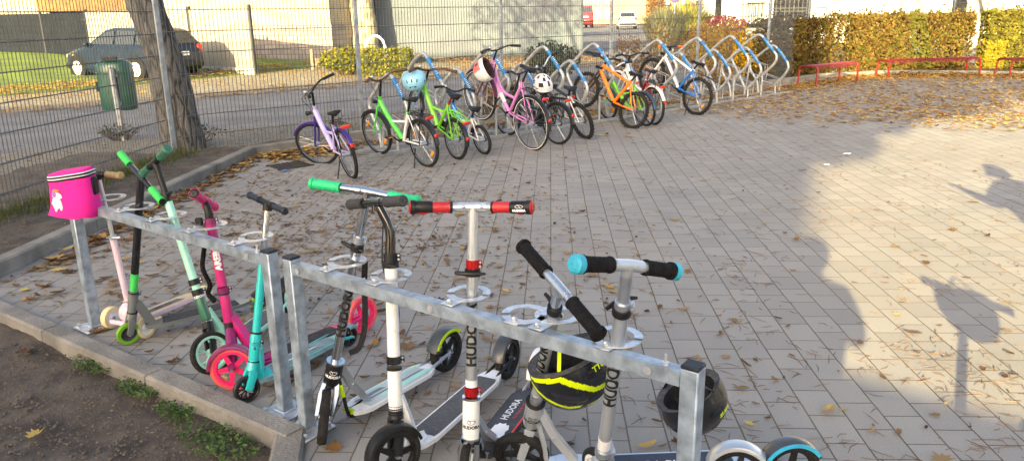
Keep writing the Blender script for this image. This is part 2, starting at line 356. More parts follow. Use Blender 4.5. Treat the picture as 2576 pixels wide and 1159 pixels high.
# ================================================================== FENCE
def panel(mb,a,b,h0,h1,step=.05,hs=.243,r=.0041):
    a=V(a);b=V(b); L=(b-a).length; d=(b-a).normalized(); n=V((-d.y,d.x,0)); k=int(L/step)
    for i in range(k+1):
        p=a+d*(i*step); mb.tube([p+V((0,0,h0)),p+V((0,0,h1))],r,4)
    z=h0+.21
    while z<h1:
        for s in (-1,1): mb.tube([a+n*(s*.007)+V((0,0,z)),b+n*(s*.007)+V((0,0,z))],r*1.15,4)
        z+=hs
def fpostf(f,p,h,name='post'):
    mb=MB().use(fpost); w=.06; d=.04
    mb.rbox(p+V((0,0,h/2)),(w,d,h),Matrix.Rotation(A_,3,'Z'),.006)
    o=mb.build(name,f)
    for k in range(10): z=.35+k*.243; c=MB().use(fpost); c.box(p+FN*(-.03)+V((0,0,z)),(.03,.02,.03),Matrix.Rotation(A_,3,'Z')); c.build('clamp',o)
    return o
FO=lambda i:0 if i<6 else min(1.,.5*(i-5))
for (nm,i0,i1,lab) in (('mesh_fence',0,6,'tall grey wire mesh fence behind the row of parked bicycles'),('mesh_fence',6,11,'stretch of grey wire mesh fence standing behind the autumn hedges')):
    f=empty(nm,fl(i0*PS,-.0),lab,'fence'); loc=f.location
    for i in range(i0,i1):
        a=fl(i*PS,FO(i)); b=fl((i+1)*PS,FO(i+1)); mb=MB().use(wire); panel(mb,a-loc+FU*.035+V((0,0,0)),b-loc-FU*.03,.02,2.95)
        mb.build('mesh_panel',f)
    for i in range(i0,i1+(1 if i0 else 0)): fpostf(f,fl(i*PS,FO(i))-loc,3.1)
f=empty('mesh_fence',P0+V((-.05,-.1,0)),'grey wire mesh fence panel at the left edge, in front of the green bin','fence'); loc=f.location
mb=MB().use(wire); panel(mb,V((-4.02,9.02,0))-loc,V((-4.25,6.1,0))-loc,.0,2.95); panel(mb,V((-4.25,6.05,0))-loc,V((-4.5,3.6,0))-loc,.0,2.95); mb.build('mesh_panel',f)
fpostf(f,V((-4.27,6.08,0))-loc,3.1)

# ================================================================== BACKGROUND
brickw=brickmat('white_brick',(.40,.355,.26),(.35,.31,.22),(.22,.19,.14),.24,.075,.008,wall=True,bump=.5,nz=.2)
plinth=brickmat('plinth_stone',(.33,.29,.26),(.24,.215,.20),(.14,.12,.11),.45,.16,.012,wall=True,bump=.7,nz=.4)
plaster=mat('white_plaster',(.55,.56,.55),.9,var=.05,scale=1.5,bump=.2,bs=60)
def building(name,label,A,B,dep,h,wm,pl=None,roofm=None,z0=0.):
    "front wall A->B, depth vector dep"
    A=V(A);B=V(B);dep=V(dep); f=empty(name,A.lerp(B,.5),label,'building'); f.location.z=0; lo=f.location.copy()
    w=MB().use(wm); P=[A,B,B+dep,A+dep]; o=z0+(pl or 0)
    for i in range(4): wallquad(w,P[i]-lo,P[(i+1)%4]-lo,o,h)
    w.build('wall',f,smooth=0)
    if pl:
        w=MB().use(plinth)
        c=sum(P,V((0,0,0)))/4
        Q=[c+(p-c)*1.003 for p in P]
        for i in range(4): wallquad(w,Q[i]-lo,Q[(i+1)%4]-lo,z0-.3,o+.02)
        w.build('plinth',f,smooth=0)
    r=MB().use(roofm or mat('roof_grey',(.12,.11,.11),.8)); c=sum(P,V((0,0,0)))/4
    r.prism([V((q.x,q.y,h)) for q in [c+(p-c)*1.03-lo for p in P]],(0,0,.3)); r.build('roof',f,smooth=0); return f
def facade_box(f,pts_px,A,d,m,name,th=.05,sink=0.,ret=False):
    "panel set 3D on the wall plane through A with direction d (px corners x0,y0,x1,y1)"
    x0,y0,x1,y1=pts_px; lo=f.location; n=V((d[1],-d[0],0)).normalized()
    if n.dot(CAM-V((A[0],A[1],0)))<0: n=-n
    c=[onpl(x,y,A,d) for x,y in ((x0,y1),(x1,y1),(x1,y0),(x0,y0))]
    zb=(c[0].z+c[1].z)/2; zt=(c[2].z+c[3].z)/2; q=[V((c[0].x,c[0].y,zb)),V((c[1].x,c[1].y,zb)),V((c[1].x,c[1].y,zt)),V((c[0].x,c[0].y,zt))]
    mb=MB().use(m); mb.prism([p-lo+n*sink for p in q],n*th); o=mb.build(name,f,smooth=0)
    if ret: return o,[p-lo for p in q],n
    return o
def window(f,px,A,d,frame,glass,fr=.07):
    o,q,n=facade_box(f,px,A,d,glass,'window',.02,.004,True); mb=MB().use(frame)
    cs=[p+n*.03 for p in q]
    for i in range(4): mb.tube([cs[i],cs[(i+1)%4]],fr,4)
    mb.tube([(cs[0]+cs[1])/2,(cs[2]+cs[3])/2],fr*.6,4); mb.build('frame',o,smooth=0); return o
# house with pale bricks, left of centre
C=gp(836,128,.45); hd=V((-.95,.31,0)).normalized(); hb=C+hd*26; dep=V((.33,.944,0))*9
house=building('brick_house','pale brick house with stone plinth seen behind the lawn',(hb.x,hb.y,0),(C.x,C.y,0),dep,8,brickw,pl=.95,z0=.35)
side=(C.x,C.y); sd=(.33,.944)
for px in ((884,-60,900,16),(884,95,893,118)):
    window(house,px,side,sd,mat('dark_window_frame',(.05,.05,.05),.5),glassd,.05)
wd=MB().use(mat('wood_boards',(.17,.078,.022),.6,var=.25,scale=4,bump=.3,bs=30))
# timber clad annex behind the garden wall
tP=C+V((.3,-.95,0))*.8; tl=onpl(95,30,tP,hd); tr=onpl(320,30,tP,hd)
L0=(tr-tl); L0.z=0; nb=44; hl_=house.location
for i in range(nb):
    p=V((tl.x,tl.y,0))+L0*((i+.5)/nb); wd.box(p-hl_+V((0,0,tl.z+1.3)),(L0.length/nb*.96,.05,2.6),Matrix.Rotation(atan2(L0.y,L0.x),3,'Z'))
wd.build('timber_cladding',house,smooth=0)
wb=MB().use(mat('bay_render',(.30,.27,.22),.9)); c0=V((tl.x,tl.y,tl.z-.03))-hl_; wb.prism([c0+V((0,.04,0)),c0+L0+V((0,.04,0)),c0+L0+V((.0,.9,0)),c0+V((.0,.9,0))],(0,0,2.6)); wb.build('bay',house,smooth=0)
# garden wall of grey boards
gpan=mat('garden_board_grey',(.26,.245,.21),.7,var=.06,scale=2); gdark=mat('garden_board_anthracite_shade',(.012,.015,.022),.7,var=.1,scale=2,spec=.1)
gr=gp(634,188); gd=V((-.80,.60,0)).normalized(); xs=[634,483,225,112,-60,-260]; gw=empty('garden_wall',V((gr.x,gr.y,0)),'garden screen of horizontal grey and anthracite boards, shade painted on the middle panel, on a white base, behind the dark car','fence'); lo=gw.location
pts=[onpl(x,100,gr,gd) for x in xs]; pts=[V((p.x,p.y,0)) for p in pts]; pts[4]=pts[3]+V((-3.6,.9,0)); pts[5]=pts[4]+V((-4.2,1.1,0)); ang0=atan2(gd.y,gd.x)
for i in range(5):
    a,b=pts[i],pts[i+1]; ang=atan2((b-a).y,(b-a).x)
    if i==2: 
        mid=onpl(205,100,gr,gd); mid.z=0; segs=[(a,mid,gpan),(mid,b,gdark)]; segs=[(a,b,gdark)]  # middle panel: the shadow on it is painted as all-anthracite boards
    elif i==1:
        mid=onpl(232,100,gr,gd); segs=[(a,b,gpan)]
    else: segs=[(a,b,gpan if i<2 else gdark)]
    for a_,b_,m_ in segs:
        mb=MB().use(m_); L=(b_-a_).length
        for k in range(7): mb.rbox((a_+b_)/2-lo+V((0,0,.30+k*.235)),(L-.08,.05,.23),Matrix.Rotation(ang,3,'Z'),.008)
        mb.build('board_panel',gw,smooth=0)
    mb=MB().use(mat('post_dark',(.03,.03,.035),.5)); mb.rbox(b-lo+V((0,0,.95)),(.09,.09,1.95),Matrix.Rotation(ang,3,'Z'),.008); mb.build('post',gw,smooth=0)
mb=MB().use(mat('post_dark',(.03,.03,.035),.5)); mb.rbox(pts[0]-lo+V((0,0,.95)),(.09,.09,1.95),Matrix.Rotation(ang,3,'Z'),.008); mb.build('post',gw,smooth=0)
mb=MB().use(mat('white_base',(.40,.38,.34),.9,var=.1,dirt=.4)); [mb.rbox((A9+B9)/2-lo+V((0,0,.07)),((A9-B9).length+.05,.16,.22),Matrix.Rotation(atan2((B9-A9).y,(B9-A9).x),3,'Z'),.01) for A9,B9 in ((pts[0],pts[3]),(pts[3],pts[5]))]; mb.build('base',gw,smooth=0)
# wheelie bins by the house
def wheelie(c,h,rot,body,lid,label,grp=None,name='wheelie_bin'):
    e=empty(name,c,label,'bin',grp,(0,0,rot)); mb=MB().use(body); w=h*.5
    mb.add([(-w*.40,-w*.42,.06*h),(w*.40,-w*.42,.06*h),(w*.40,w*.42,.06*h),(-w*.40,w*.42,.06*h),(-w*.5,-w*.52,.9*h),(w*.5,-w*.52,.9*h),(w*.5,w*.55,.9*h),(-w*.5,w*.55,.9*h)],[(0,3,2,1),(0,1,5,4),(1,2,6,5),(2,3,7,6),(3,0,4,7),(4,5,6,7)])
    mb.rbox((0,0,.88*h),(w*1.08,w*1.16,.04*h)); mb.build('body',e)
    mb=MB().use(lid); mb.add([(-w*.54,-w*.6,.905*h),(w*.54,-w*.6,.905*h),(w*.54,w*.62,.905*h),(-w*.54,w*.62,.905*h),(-w*.5,-w*.5,.96*h),(w*.5,-w*.5,.96*h),(w*.5,w*.55,h),(-w*.5,w*.55,h)],[(0,3,2,1),(0,1,5,4),(1,2,6,5),(2,3,7,6),(3,0,4,7),(4,5,6,7)]); mb.cyl((-w*.45,w*.64,.97*h),(w*.45,w*.64,.97*h),.02,n=8); mb.build('lid',e)
    for s in (-1,1): mb=MB().use(rubber); mb.cyl((s*w*.47,w*.45,.1*h),(s*w*.55,w*.45,.1*h),.09*h,n=14); mb.build('wheel',e)
for x,y,h,l,lab in ((697,120,1.25,mat('yellow_lid',(.75,.6,.02),.5),'dark wheelie bin with yellow lid against the pale brick house'),(724,120,1.0,black,'dark wheelie bin with black lid, right of the yellow-lidded one')):
    c=onpl(x,60,(-10.2,33.5),(1,-.3)); c.z=.33; wheelie(c,h,-.3,mat('bin_grey',(.035,.035,.035),.5,dirt=.3),l,lab,'bins by the brick house')
# timber raised bed + white arch
rb=MB().use(mat('weathered_wood',(.20,.15,.11),.85,var=.3,scale=10,bump=.4)); a=gp(868,160,.0);b=gp(835,175,.0)
c=gp(850,172,.05); w_=empty('raised_bed',c,'low raised bed of weathered planks at the edge of the lawn','planter')
for k,(dx,dy) in enumerate(((0,0),(.25,.9))):
    m_=MB().use(rb.mats[0]); m_.rbox((dx,dy,.18+k*.22),(1.5,.05,.26),Matrix.Rotation(.15,3,'Z'),.01); m_.build('plank',w_)
for dx,dy in ((-.72,-.15),(.75,.12),(1.0,1.0)):
    m_=MB().use(rb.mats[0]); m_.rbox((dx,dy,.28),(.09,.09,.62),None,.01); m_.build('corner_post',w_)
def lawn_z(p): return .02
c=gp(948,170,0); mb=MB().use(white); mb.tube(bez([V((-.30,0,0)),V((-.30,0,.6)),V((-.2,0,.86)),V((0,0,.97)),V((.2,0,.86)),V((.30,0,.6)),V((.30,0,0))],5),.04,10); e=mb.build('hoop_barrier',loc=None); e.location=c; tag(e,'white metal hoop standing among the yellow weeds','hoop')
# banner on a construction frame
bA=gp(948,150); bB=gp(1466,142); bd=(bB-bA); bd.z=0; Lb=bd.length; bn=V((-bd.y,bd.x,0)).normalized(); bu=bd.normalized()
ba=empty('site_banner',bA.lerp(bB,.5),'huge pale grey tarpaulin banner stretched beyond the road','banner'); lo=ba.location
bm_=mat('tarpaulin',(.095,.125,.150),.7,var=.07,scale=.6,bump=.15,bs=3,col2=(.085,.10,.13))
mb=MB().use(bm_); nx,nz=60,20; vs=[]
for j in range(nz+1):
    for i in range(nx+1):
        z=.03+j/nz*4.4; x=i/nx*Lb; y=.05*sin(x*2.1+z)+.07*noise.noise(V((x*.9,z*1.3,1)))+.03*noise.noise(V((x*4,z*2,4))); sg=.05*sin(x*pi/2.3)**2*(1-j/nz); vs.append(bA-lo+bu*x+bn*y+V((0,0,z+sg)))
mb.add(vs,[(j*(nx+1)+i,j*(nx+1)+i+1,(j+1)*(nx+1)+i+1,(j+1)*(nx+1)+i) for j in range(nz) for i in range(nx)])
o=mb.build('tarpaulin',ba); so=o.modifiers.new('s','SOLIDIFY'); so.thickness=.004
mb=MB().use(galv)
for i in range(5):
    p=bA-lo+bu*(Lb*i/4)+bn*.2; mb.tube([p,p+V((0,0,4.6))],.03,8)
for z in (.4,2.4,4.5): mb.tube([bA-lo+bn*.2+V((0,0,z)),bB-lo+bn*.2+V((0,0,z))],.025,8)
mb.build('frame',ba)
# far pink-orange building
pk=mat('peach_plaster',(.46,.28,.18),.9,var=.05,scale=.4,bump=.1); fA=(7.0,102); fB=(24,96); fd=(17,-6)
far=building('apartment_building','long peach plaster apartment building at the end of the side street',(fA[0],fA[1],0),(fB[0],fB[1],0),(4,12,0),13,pk)
for px in ((1647,-2,1655,7),(1673,-2,1680,7),(1646,28,1655,43),(1671,28,1681,43),(1722,26,1732,42),(1525,28,1532,42),(1498,28,1506,42),(1498,-6,1506,6),(1525,-4,1533,6)):
    p2=(px[0]*.0+px[0]-0,px[1],px[2],px[3])
    window(far,px,fA,fd,white,glassd,.22)
# white school annexe on the right
wA=gp(1752,108); wd_=V((1,-.42,0)).normalized(); wB=wA+wd_*30
ann=building('school_building','white rendered building with dark entrance behind the right-hand fence',(wA.x,wA.y,0),(wB.x,wB.y,0),V((.39,.92,0))*10,7,plaster)
dk=mat('recess_shade_black',(.006,.006,.007),.7,var=.2,spec=.05); wA2=(wA.x,wA.y)  # near-black paints the shade of the entrance recess; strips and cage share it
for px,n_ in (((1973-1973+1797,-40,1812,62),'dark_strip'),((1944,-60,2038,46),'entrance'),((2390,-60,2426,60),'dark_strip')): facade_box(ann,px,wA2,wd_,dk,n_,.04)
window(ann,(1758,-60,1768,24),wA2,wd_,mat('grey_frame',(.2,.2,.21),.5),glassd,.05)
window(ann,(2090,-80,2300,-3),wA2,wd_,mat('grey_frame',(.2,.2,.21),.5),glassd,.05)
for x in range(1950,2036,11): facade_box(ann,(x,-60,x+2,46),wA2,wd_,mat('grille_grey',(.05,.05,.055),.5),'grille_bar',.06,.04)
for y in (20,28): facade_box(ann,(1944,y,2038,y+2),wA2,wd_,mat('grille_grey',(.05,.05,.055),.5),'grille_bar',.09,.05)
# downpipe, handrail
mb=MB().use(mat('zinc',(.22,.23,.25),.5,.5)); p=onpl(1866,60,(wA.x,wA.y-2),wd_); mb.tube([(p.x,p.y,0),(p.x,p.y,5)],.045,8); mb.rbox((p.x,p.y-.05,2.3),(.14,.1,.3)); one(mb,'lamp_pole','thin dark pole with a small box standing before the white building','pole')
mb=MB().use(mat('zinc',(.22,.23,.25),.5,.5)); a=onpl(2030,18,(9.5,27),wd_); b=onpl(2078,20,(9.5,27),wd_); c=onpl(2092,40,(9.5,27),wd_); mb.tube([(a.x,a.y,0),a,b,c,(c.x,c.y,0)],.022,8); one(mb,'handrail','thin grey handrail by the dark entrance of the white building','handrail')
c=onpl(1901,60,(11.6,33),(1,-.42)); c.z=0
e=empty('electrical_cabinet',c,'tall dark cage cabinet on a grey box against the white building','cabinet',rot=(0,0,-.4)); mb=MB().use(mat('cab_grey',(.14,.15,.16),.5)); mb.rbox((0,0,.45),(.75,.6,.9)); mb.build('base',e)
mb=MB().use(dk); mb.rbox((0,0,.91),(.8,.65,.14)); 
for k in range(9): mb.box((-.3+k*.075,-.25,1.35),(.02,.02,.9))
for k in range(9): mb.box((-.3+k*.075,.2,1.35),(.02,.02,.9))
mb.rbox((0,0,1.82),(.7,.55,.05)); mb.build('cage',e)
# no-parking sign on pole, far traffic signs, pillar box
c=gp(1693,128); e=empty('traffic_sign',c,'round blue and red no-parking sign on a thin pole behind the fence','sign'); mb=MB().use(galv); mb.tube([(0,0,0),(0,0,2.75)],.028,8); mb.build('pole',e)
top=onpl(1699,0,c,(1,0)); zc=top.z+.08; dx=top.x-c.x
def disc(parent,c,r,y,m,name,rr=None,n=28):
    mb=MB().use(m)
    if rr: mb.lathe(V(c)+V((0,y,0)),(0,1,0),[(0,rr),(0,r),(.004,r),(.004,rr),(0,rr)],n)
    else: mb.cyl(V(c)+V((0,y,0)),V(c)+V((0,y+.004,0)),r,n=n)
    return mb.build(name,parent)
d_=disc(e,(dx*0,-.04,zc),.2,0,mat('sign_blue',(.02,.08,.5),.4),'disc'); disc(d_,(0,-.045,zc),.2,0,redp,'ring',.15)
mb=MB().use(redp)
mb.prism([V((-.13,-.045,zc+.10)),V((-.10,-.045,zc+.13)),V((.13,-.045,zc-.10)),V((.10,-.045,zc-.13))],(0,-.003,0)); mb.build('bar',d_)
for s in (-1,1):
    mb=MB().use(white); mb.rbox((s*.30,-.03,zc-.12),(.13,.012,.28)); mb.build('plate',e)
c=V((8.9,62,0)); e=empty('traffic_sign',c,'row of small road signs with a red ring 45 sign far down the side street','sign'); q=onpl(1729,16,c,(1,0)); q2=onpl(1757,16,c,(1,0)); q3=onpl(1743,16,c,(1,0)); mb=MB().use(galv); mb.tube([(q.x-c.x,0,0),(q.x-c.x,0,q.z+.5)],.04,6); mb.tube([(q2.x-c.x,0,0),(q2.x-c.x,0,q2.z+.5)],.04,6); mb.box(((q.x+q2.x)/2-c.x,.03,q.z+.2),(2.3,.02,1.)); mb.build('frame',e)
d_=disc(e,(q.x-c.x,-.05,q.z+.1),.30,0,white,'disc'); disc(d_,(q.x-c.x,-.055,q.z+.1),.32,0,redp,'ring',.24)
mb=MB().use(black); mb.text('45',.38,lambda x,y:V((q.x-c.x+x,-.06,q.z+.1+y)),sub=False); mb.build('number',d_)
mb=MB().use(redp); mb.box((q3.x-c.x,-.05,q.z+.1),(.22,.02,.3)); mb.build('plate',e)
mb=MB().use(black); mb.rbox((q2.x-c.x,-.05,q.z+.1),(.42,.03,.55)); mb.build('panel',e)
d_=disc(e,(q2.x-c.x+.03,-.08,q.z+.1),.17,0,mat('sign_pale',(.45,.48,.5),.5),'disc')
c=gp(1805,72); mb=MB().use(white); c=gp(1790,80); c=onpl(1796,70,(9.4,50),(1,-.3)); mb.rbox((c.x,c.y,.62),(.75,.4,1.25)); one(mb,'distribution_box','white distribution box at the kerb in front of the brown tree','box')
c=onpl(1767,60,(9.6,58),(1,0)); c.z=0; wheelie(c,1.15,.1,mat('blue_bin',(.02,.2,.6),.5),mat('blue_bin',(.02,.2,.6),.5),'blue wheelie bin beside the white parked car down the side street')
mb=MB().use(mat('hedge_green_far',(.16,.26,.03),.9,var=.4,scale=3,bump=1.,bs=6,col2=(.08,.15,.02))); a=onpl(1772,60,(9.9,63),(1,0)); b=onpl(1803,60,(9.9,63),(1,0))
for k in range(3): mb.ball(((a.x+b.x)/2+(k-1)*.35,63+.3*k,.8),.75,14,10,(1,.8,1.9))
one(mb,'clipped_hedge','tall bright green clipped hedge far behind the blue bin','hedge')
# ================================================================== VEGETATION
def leafquad(mb,c,s,nrm=None,rn=None,curl=.25):
    "one leaf: a pointed, folded blade of four triangles"
    if nrm is None: nrm=V((random.gauss(0,1),random.gauss(0,1),random.gauss(0,1)))
    nrm=nrm.normalized(); u=nrm.orthogonal().normalized(); u=(Matrix.Rotation(random.random()*2*pi,3,nrm)@u); w=nrm.cross(u)
    c=V(c); a=c-u*s*.5; b=c+u*s*.5; l=c+w*s*.32+nrm*s*curl*.5; r=c-w*s*.32+nrm*s*curl*.5
    mb.add([a,l,b,r,c],[(0,4,1),(4,2,1),(0,3,4),(4,3,2)],rn=random.random() if rn is None else rn)
def shrub(name,label,cat,c,size,n,s,m,twigs=20,shape='box',group=None,tm=None,dens=None,rnf=None):
    c=V(c); e=empty(name,c,label,cat,group); mb=MB().use(m); k=0
    while k<n:
        x,y,z=random.uniform(-1,1),random.uniform(-1,1),random.uniform(0,1)
        if shape=='ball' and x*x+y*y+(z*2-1)**2>1.0*(.75+.5*noise.noise(V((x*2,y*2,z*3))+c)): continue
        if shape=='box':
            # crowd the leaves towards the surface
            if random.random()<.55:
                q=random.random()
                if q<.45: y=-1+random.random()*.25
                elif q<.65: z=1-random.random()*.12
                elif q<.8: x=random.choice((-1,1))*(1-random.random()*.06)
        if dens and random.random()>dens(x,z): continue
        bx=1+.10*noise.noise(V((x*3*size[0],y*2,z*3))+c)*2
        p=V((x*size[0]/2*(1 if shape=='box' else bx),y*size[1]/2*bx,z*size[2]*(1+.05*noise.noise(V((x*size[0]*2,3,1))+c))+.03));
        if z>.9 and random.random()<.12: p.z+=abs(random.gauss(0,.06))*size[2] 
        nn=V((x*.5,y*1.2-.5,z*.8-.1))+V((random.gauss(0,.7),random.gauss(0,.7),random.gauss(0,.7)))
        rn=None
        if rnf: rn=rnf(x,z)
        leafquad(mb,p,s*random.uniform(.6,1.35),nn,rn); k+=1
    mb.build('foliage',e,smooth=0)
    if twigs:
        t=MB().use(tm or mat('twig_brown',(.10,.065,.04),.9))
        for i in range(twigs):
            x=random.uniform(-.9,.9)*size[0]/2; y=random.uniform(-.6,.6)*size[1]/2; p=V((x,y,-.02)); q=p+V((random.uniform(-.2,.2)*size[0]*.5,random.uniform(-.2,.2)*size[1]*.5,size[2]*random.uniform(.6,1.05)))
            if shape=='ball': p.x*=.2; p.y*=.2
            mid=p.lerp(q,.5)+V((random.gauss(0,.04),random.gauss(0,.04),0)); t.tube([p,mid,q],[.008+size[2]*.004,.006,.002],4)
            for j in range(2): r_=mid.lerp(q,random.random()); t.tube([r_,r_+V((random.gauss(0,.12),random.gauss(0,.12),random.uniform(.05,.2)))*size[2]],[.004,.0015],3)
        t.build('branches',e)
    return e
hedgem=leafmat('hedge_leaves',[(.022,.015,.005),(.095,.05,.012),(.135,.08,.018),(.18,.12,.026),(.115,.10,.016),(.06,.082,.012)])
hedgey=leafmat('hedge_leaves_olive',[(.035,.026,.005),(.11,.085,.014),(.13,.12,.017),(.075,.095,.012),(.30,.24,.02)])
yellm=leafmat('yellow_leaves',[(.20,.12,.01),(.55,.34,.015),(.75,.50,.02),(.60,.34,.015),(.32,.17,.02)],.45)
brownm=leafmat('dry_leaves',[(.13,.065,.02),(.28,.15,.04),(.38,.20,.05),(.20,.10,.03)],.3)
greenm=leafmat('green_leaves',[(.02,.045,.008),(.05,.10,.02),(.09,.15,.03),(.04,.07,.02)],.25)
darkgm=leafmat('dark_green_leaves',[(.012,.022,.01),(.025,.045,.018),(.04,.06,.025)],.15)
yglm=leafmat('yellow_green_leaves',[(.035,.05,.008),(.10,.12,.012),(.24,.21,.02),(.07,.10,.012)],.35)
redm=leafmat('red_leaves',[(.10,.01,.02),(.20,.02,.04),(.28,.03,.05)],.3)
# hedges on the right, between kerb and fence
def hedge(x0,x1,y,ytop,label,m,n,th=.75,dens=None,rnf=None):
    a=gp(x0,y[0]);b=gp(x1,y[1]); c=(a+b)/2; L=(b-a).length; z0,z1=0,3
    for _ in range(40):
        z=(z0+z1)/2
        if pr((c.x,c.y,z))[1]>ytop: z0=z
        else: z1=z
    d=(b-a).normalized(); e=shrub('hedge',label,'hedge',V((0,0,0)),(L,th,z0),n,.085,m,int(L*26),dens=dens,rnf=rnf,group='autumn hedges behind the red benches'); e.location=c+V((-d.y,d.x,0))*th*.5; e.rotation_euler=(0,0,atan2(d.y,d.x)); return e
hedge(1942,2090,(199,189),52,'clipped golden-brown beech hedge nearest the bicycle rack',hedgem,7500)
hedge(2094,2142,(189,186),40,'thin see-through stretch of brown hedge between two dense hedges',hedgem,900,.5,dens=lambda x,z:.5+.5*z)
hedge(2144,2440,(185,181),40,'longest golden-brown hedge, behind the middle red bench, with a green patch',hedgem,15000,rnf=lambda x,z:(random.uniform(.75,1.) if abs(x-.12+.2*(z-.5))<.16 and random.random()<.75 else None),dens=lambda x,z:(.35 if (abs(x-.1)<.08 and .3<z<.75) or (.35<x<.75 and .18<z<.42) or (x>.85 and z<.6) else 1))
hedge(2474,2700,(181,181),30,'yellow-green hedge at the right edge with a bright yellow patch',hedgey,11000,rnf=lambda x,z:(random.uniform(.85,1.) if x<-.55 and z<.5 else None))
# bushes along the mesh fence, left to right
def bush(px,py,w,h,n,m,label,shape='ball',s=.06,depth=None,twigs=14,name='bush',grp=None):
    c=gp(px,py); return shrub(name,label,'bush',c,(w,depth or w*.8,h),n,s,m,twigs,shape,grp)
bush(1215,296,.62,.72,330,brownm,'bare brown-leaved bush seen through the raised wheel of the mauve bicycle')
bush(1290,283,.45,.55,160,brownm,'small leafless bush right of the mauve bicycle front wheel',twigs=16)
bush(1386,203,1.5,.95,1700,darkgm,'dark green shrub beyond the fence in front of the tarpaulin',s=.08)
bush(1585,232,.9,1.25,850,brownm,'brown-leaved shrub behind the orange bicycle handlebar')
bush(1665,225,1.0,1.45,650,brownm,'tall sparse brown shrub behind the rack at the middle of the fence',twigs=24)
bush(1800,216,1.75,1.42,4200,yellm,'bright yellow shrub glowing behind the empty rack loops',s=.07,twigs=24)
bush(1893,214,1.0,1.15,1500,hedgem,'brownish green shrub between the yellow shrub and the hedge')
bush(1500,250,.8,.5,260,brownm,'low dry shrub at the foot of the fence behind the white helmet',twigs=16)
shrub('box_hedge','low clipped yellow-green hedge across the road, right of the fence post','hedge',gp(978,191),(1.3,1.0,.70),2400,.075,yglm,30)
shrub('weed_patch','tall yellow-green weeds at the corner of the lawn','plant',gp(870,190),(1.7,1.1,.75),1900,.09,yglm,40,'ball')
shrub('weed_patch','thin climbing yellow weeds against the corner of the brick house','plant',gp(822,150),(.8,.5,1.6),200,.08,yglm,12,'ball')
shrub('weed_patch','dark leafy weeds at the foot of the green bin pole','plant',gp(300,352),(.7,.4,.2),130,.045,darkgm,26,'ball')
shrub('weed_patch','thin leafy weeds at the foot of the leaning tree','plant',gp(500,360),(.9,.4,.25),160,.035,darkgm,16,'ball')
shrub('berry_bush','low dark red bush in front of the white building','bush',gp(1785,118),(5.2,1.4,1.35),4200,.11,redm,26,'ball')
# tall ornamental grass
def grass_tuft(c,R,h,n,m,label):
    e=empty('ornamental_grass',c,label,'plant'); mb=MB().use(m)
    for i in range(n):
        a=random.random()*2*pi; r=random.random()**.5*R; p=V((cos(a)*r*.35,sin(a)*r*.35,0)); q=V((cos(a)*r*1.3,sin(a)*r*1.3,h*random.uniform(.55,1.0)*(1.1-.35*r/R))); mid=p.lerp(q,.55)+V((0,0,h*.16)); w=V((-sin(a),cos(a),0))*.022
        mb.add([p-w,p+w,mid+w,mid-w,q],[(0,1,2,3),(3,2,4)],rn=random.random())
    mb.build('blades',e,smooth=0)
grass_tuft(gp(1668,128),1.0,2.0,900,leafmat('grass_olive',[(.09,.10,.05),(.16,.17,.09),(.22,.20,.12)],.2),'grey-green ornamental grass clump left of the no-parking sign')
grass_tuft(gp(1722,118),1.3,2.3,1300,leafmat('grass_yellow',[(.18,.20,.03),(.34,.34,.06),(.45,.42,.10),(.12,.16,.03)],.3),'tall yellow-green ornamental grass clump right of the no-parking sign')
# ---- trees
def tree(name,label,path,radii,bm,crown=None,branches=(),knobs=.04,group=None,seg=24,lm=None,ls=.16,cn=2500):
    e=empty(name,V(path[0]),label,'tree',group); o=V(path[0]); pts=[V(p)-o for p in path]; P=bez(pts,8); R=[]
    n=len(P)
    for i in range(n):
        t=i/(n-1)*(len(radii)-1); k=min(int(t),len(radii)-2); R.append(lerp(radii[k],radii[k+1],t-k))
    mb=MB().use(bm); mb.tube(P,R,seg)
    for v in mb.v:
        h=noise.noise(V((v.x*3,v.y*3,v.z*1.2)))*knobs+noise.noise(V((v.x*9,v.y*9,v.z*3)))*knobs*.5; ax=min(P,key=lambda q:(q-v).length); d=(v-ax); d.z=0
        if d.length>1e-4: v+=d.normalized()*h
    t_=mb.build('trunk',e,smooth=60)
    for k,(p,q,r) in enumerate(branches):
        p=V(p)-o;q=V(q)-o; b=MB().use(bm); mid=p.lerp(q,.5)+V((random.gauss(0,.15),random.gauss(0,.15),.2)); B=bez([p,mid,q],5); b.tube(B,[lerp(r,r*.35,i/(len(B)-1)) for i in range(len(B))],8); b.build('limb',e)
    if crown:
        c=MB().use(lm); 
        for (cc,rad,num) in crown:
            cc=V(cc)-o; k=0
            while k<num:
                d=V((random.uniform(-1,1),random.uniform(-1,1),random.uniform(-1,1)))
                if d.length>1 or noise.noise(d*2.3+cc)<-.12: continue
                leafquad(c,cc+V((d.x*rad[0],d.y*rad[1],d.z*rad[2])),ls*random.uniform(.7,1.4)); k+=1
        c.build('crown',e,smooth=0)
    return e
